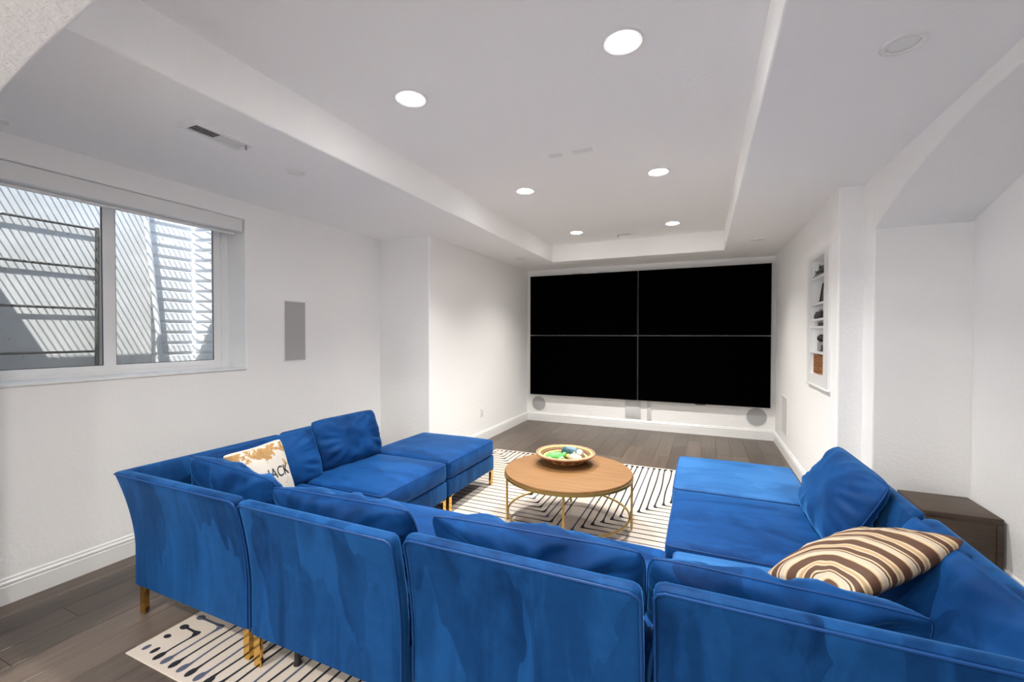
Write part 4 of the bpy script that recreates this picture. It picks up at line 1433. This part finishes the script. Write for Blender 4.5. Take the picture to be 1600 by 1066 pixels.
prof = [(0.0, 0.0)] + [(0.085 * 1.0, 0.0)] + [(0.095 + (0.236 - 0.095) * s + 0.004 * abs(sin(pi * s * 8)), 0.002 + 0.080 * s ** 1.35) for s in [i / 32 for i in range(1, 33)]]
bm = bmesh.new(); add_lathe(bm, prof, 56)
obj('outer_coils', bm, M['bowl_out'], bw, 'all')
for i in range(9):
    s = (i + 0.5) / 9
    r = 0.03 + (0.225 - 0.03) * s
    z = 0.012 + 0.074 * max(0, (r - 0.07) / (0.225 - 0.07)) ** 1.35
    bm = bmesh.new()
    add_tube(bm, [(r * cos(2 * pi * k / 48), r * sin(2 * pi * k / 48), z) for k in range(48)], 0.0125, 8, True)
    obj('inner_coil', bm, M['straw'] if i % 2 == 0 or i < 4 else M['straw_brown'], bw, 'all')
bm = bmesh.new()
add_tube(bm, [(0.234 * cos(2 * pi * k / 64), 0.234 * sin(2 * pi * k / 64), 0.086) for k in range(64)], 0.0085, 8, True)
obj('rim', bm, M['rim_straw'], bw, 'all')

# soft toys in the bowl
M['toy_green'] = plain('toy_green', (0.12, 0.40, 0.11), 0.8, nscale=50, namp=0.2)
M['toy_teal'] = plain('toy_teal', (0.018, 0.075, 0.085), 0.55, nscale=25, namp=0.5)
M['toy_blue'] = plain('toy_blue_grey', (0.11, 0.17, 0.26), 0.6)
M['toy_pale'] = plain('toy_pale', (0.42, 0.46, 0.52), 0.5)
M['toy_yellow'] = plain('toy_yellow', (0.52, 0.42, 0.11), 0.8)
M['toy_beige'] = plain('toy_beige', (0.42, 0.32, 0.25), 0.8, nscale=40, namp=0.15)
def ellip(rx, ry, rz, c=(0, 0, 0), rot=0.0, wob=0.0, seed=0.0):
    bm = bmesh.new(); bmesh.ops.create_uvsphere(bm, u_segments=20, v_segments=12, radius=1.0)
    for v in bm.verts:
        k = 1 + wob * noise.noise(v.co * 2.0 + Vector((seed, 0, 0)))
        v.co = Vector((v.co.x * rx * k, v.co.y * ry * k, v.co.z * rz * k))
    bmesh.ops.rotate(bm, verts=bm.verts[:], matrix=Matrix.Rotation(rot, 3, 'Z'))
    bmesh.ops.translate(bm, verts=bm.verts[:], vec=c)
    return bm
t = thing('toy_bottle', 'dark teal bottle-shaped toy with a pale end in the bowl', 'toy', (BC[0] + 0.045, BC[1] + 0.045, 0.522), radians(-14), 'toys in the woven bowl')
bm = bmesh.new(); add_lathe(bm, [(0, -0.095), (0.022, -0.092), (0.034, -0.075), (0.036, -0.02), (0.037, 0.03), (0.032, 0.055), (0.030, 0.058), (0, 0.06)], 20)
bmesh.ops.rotate(bm, verts=bm.verts[:], matrix=Matrix.Rotation(pi / 2, 3, 'Y'))
obj('body', bm, M['toy_teal'], t, 'all')
bm = bmesh.new(); add_lathe(bm, [(0.0305, 0.052), (0.034, 0.060), (0.033, 0.078), (0.022, 0.092), (0, 0.096)], 20)
bmesh.ops.rotate(bm, verts=bm.verts[:], matrix=Matrix.Rotation(pi / 2, 3, 'Y'))
obj('pale_end', bm, M['toy_pale'], t, 'all')
obj('label_band', ellip(0.055, 0.030, 0.018, (-0.005, 0, 0.0265)), M['toy_blue'], t, 'all')
t = thing('toy_turtle', 'bright green soft toy with stubby limbs in the bowl', 'toy', (BC[0] - 0.075, BC[1] - 0.035, 0.500), radians(25), 'toys in the woven bowl')
obj('body', ellip(0.062, 0.050, 0.030, wob=0.25, seed=2), M['toy_green'], t, 'all')
obj('head', ellip(0.026, 0.026, 0.022, (0.075, 0.005, 0.006)), M['toy_green'], t, 'all')
for lx, ly in ((0.045, 0.045), (0.045, -0.045), (-0.05, 0.038), (-0.05, -0.038)):
    obj('limb', ellip(0.024, 0.018, 0.014, (lx, ly, -0.008), wob=0.2), M['toy_green'], t, 'all')
for ly in (-0.012, 0.012):
    obj('eye', ellip(0.005, 0.005, 0.005, (0.088, ly, 0.022)), M['black'], t, 'all')
t = thing('toy_star', 'small yellow star-shaped soft toy in the bowl', 'toy', (BC[0] + 0.005, BC[1] - 0.105, 0.492), 0.4, 'toys in the woven bowl')
bm = bmesh.new()
st = []
for k in range(10):
    a = 2 * pi * k / 10; r = 0.052 if k % 2 == 0 else 0.026
    st.append((r * cos(a), r * sin(a)))
lo = [bm.verts.new((x_, y_, 0)) for x_, y_ in st]; top = bm.verts.new((0, 0, 0.02)); bot = bm.verts.new((0, 0, -0.02))
for k in range(10):
    bm.faces.new((lo[k], lo[(k + 1) % 10], top)); bm.faces.new((lo[(k + 1) % 10], lo[k], bot))
bmesh.ops.subdivide_edges(bm, edges=bm.edges[:], cuts=2, use_grid_fill=True, smooth=0.5)
obj('body', bm, M['toy_yellow'], t, 'all')
obj('patch', ellip(0.014, 0.014, 0.006, (0, 0, 0.02)), M['toy_pale'], t, 'all')
t = thing('toy_bear', 'beige soft toy with a small snout in the bowl', 'toy', (BC[0] + 0.100, BC[1] - 0.062, 0.508), radians(-20), 'toys in the woven bowl')
obj('body', ellip(0.066, 0.045, 0.030, wob=0.2, seed=5), M['toy_beige'], t, 'all')
obj('snout', ellip(0.020, 0.020, 0.016, (-0.055, -0.02, 0.012)), M['toy_yellow'], t, 'all')
obj('nose', ellip(0.006, 0.006, 0.005, (-0.066, -0.032, 0.020)), M['rust'], t, 'all')
for lx in (-0.03, 0.02):
    obj('ear', ellip(0.014, 0.010, 0.012, (lx, 0.03, 0.026)), M['toy_beige'], t, 'all')

# ------------------------------------------------------------------ side table in the alcove
st_ = thing('side_table', 'dark brown wooden side table standing in the alcove', 'side table', (1.405, 3.582, 0))
obj('top_panel', box(-0.180, 0.180, -0.190, 0.190, 0.395, 0.432, 0.003), M['dark_wood'], st_, True)
for sx in (-1, 1):
    obj('side_panel', box(sx * 0.180 - (0.03 if sx > 0 else 0), sx * 0.180 + (0.03 if sx < 0 else 0), -0.190, 0.190, 0.002, 0.395, 0.003), M['dark_wood'], st_, True)
obj('front_panel', box(-0.150, 0.150, -0.187, -0.165, 0.03, 0.395, 0.002), M['dark_wood'], st_, True)
obj('plinth', box(-0.150, 0.150, -0.17, 0.17, 0.0, 0.03), M['dark_wood'], st_)
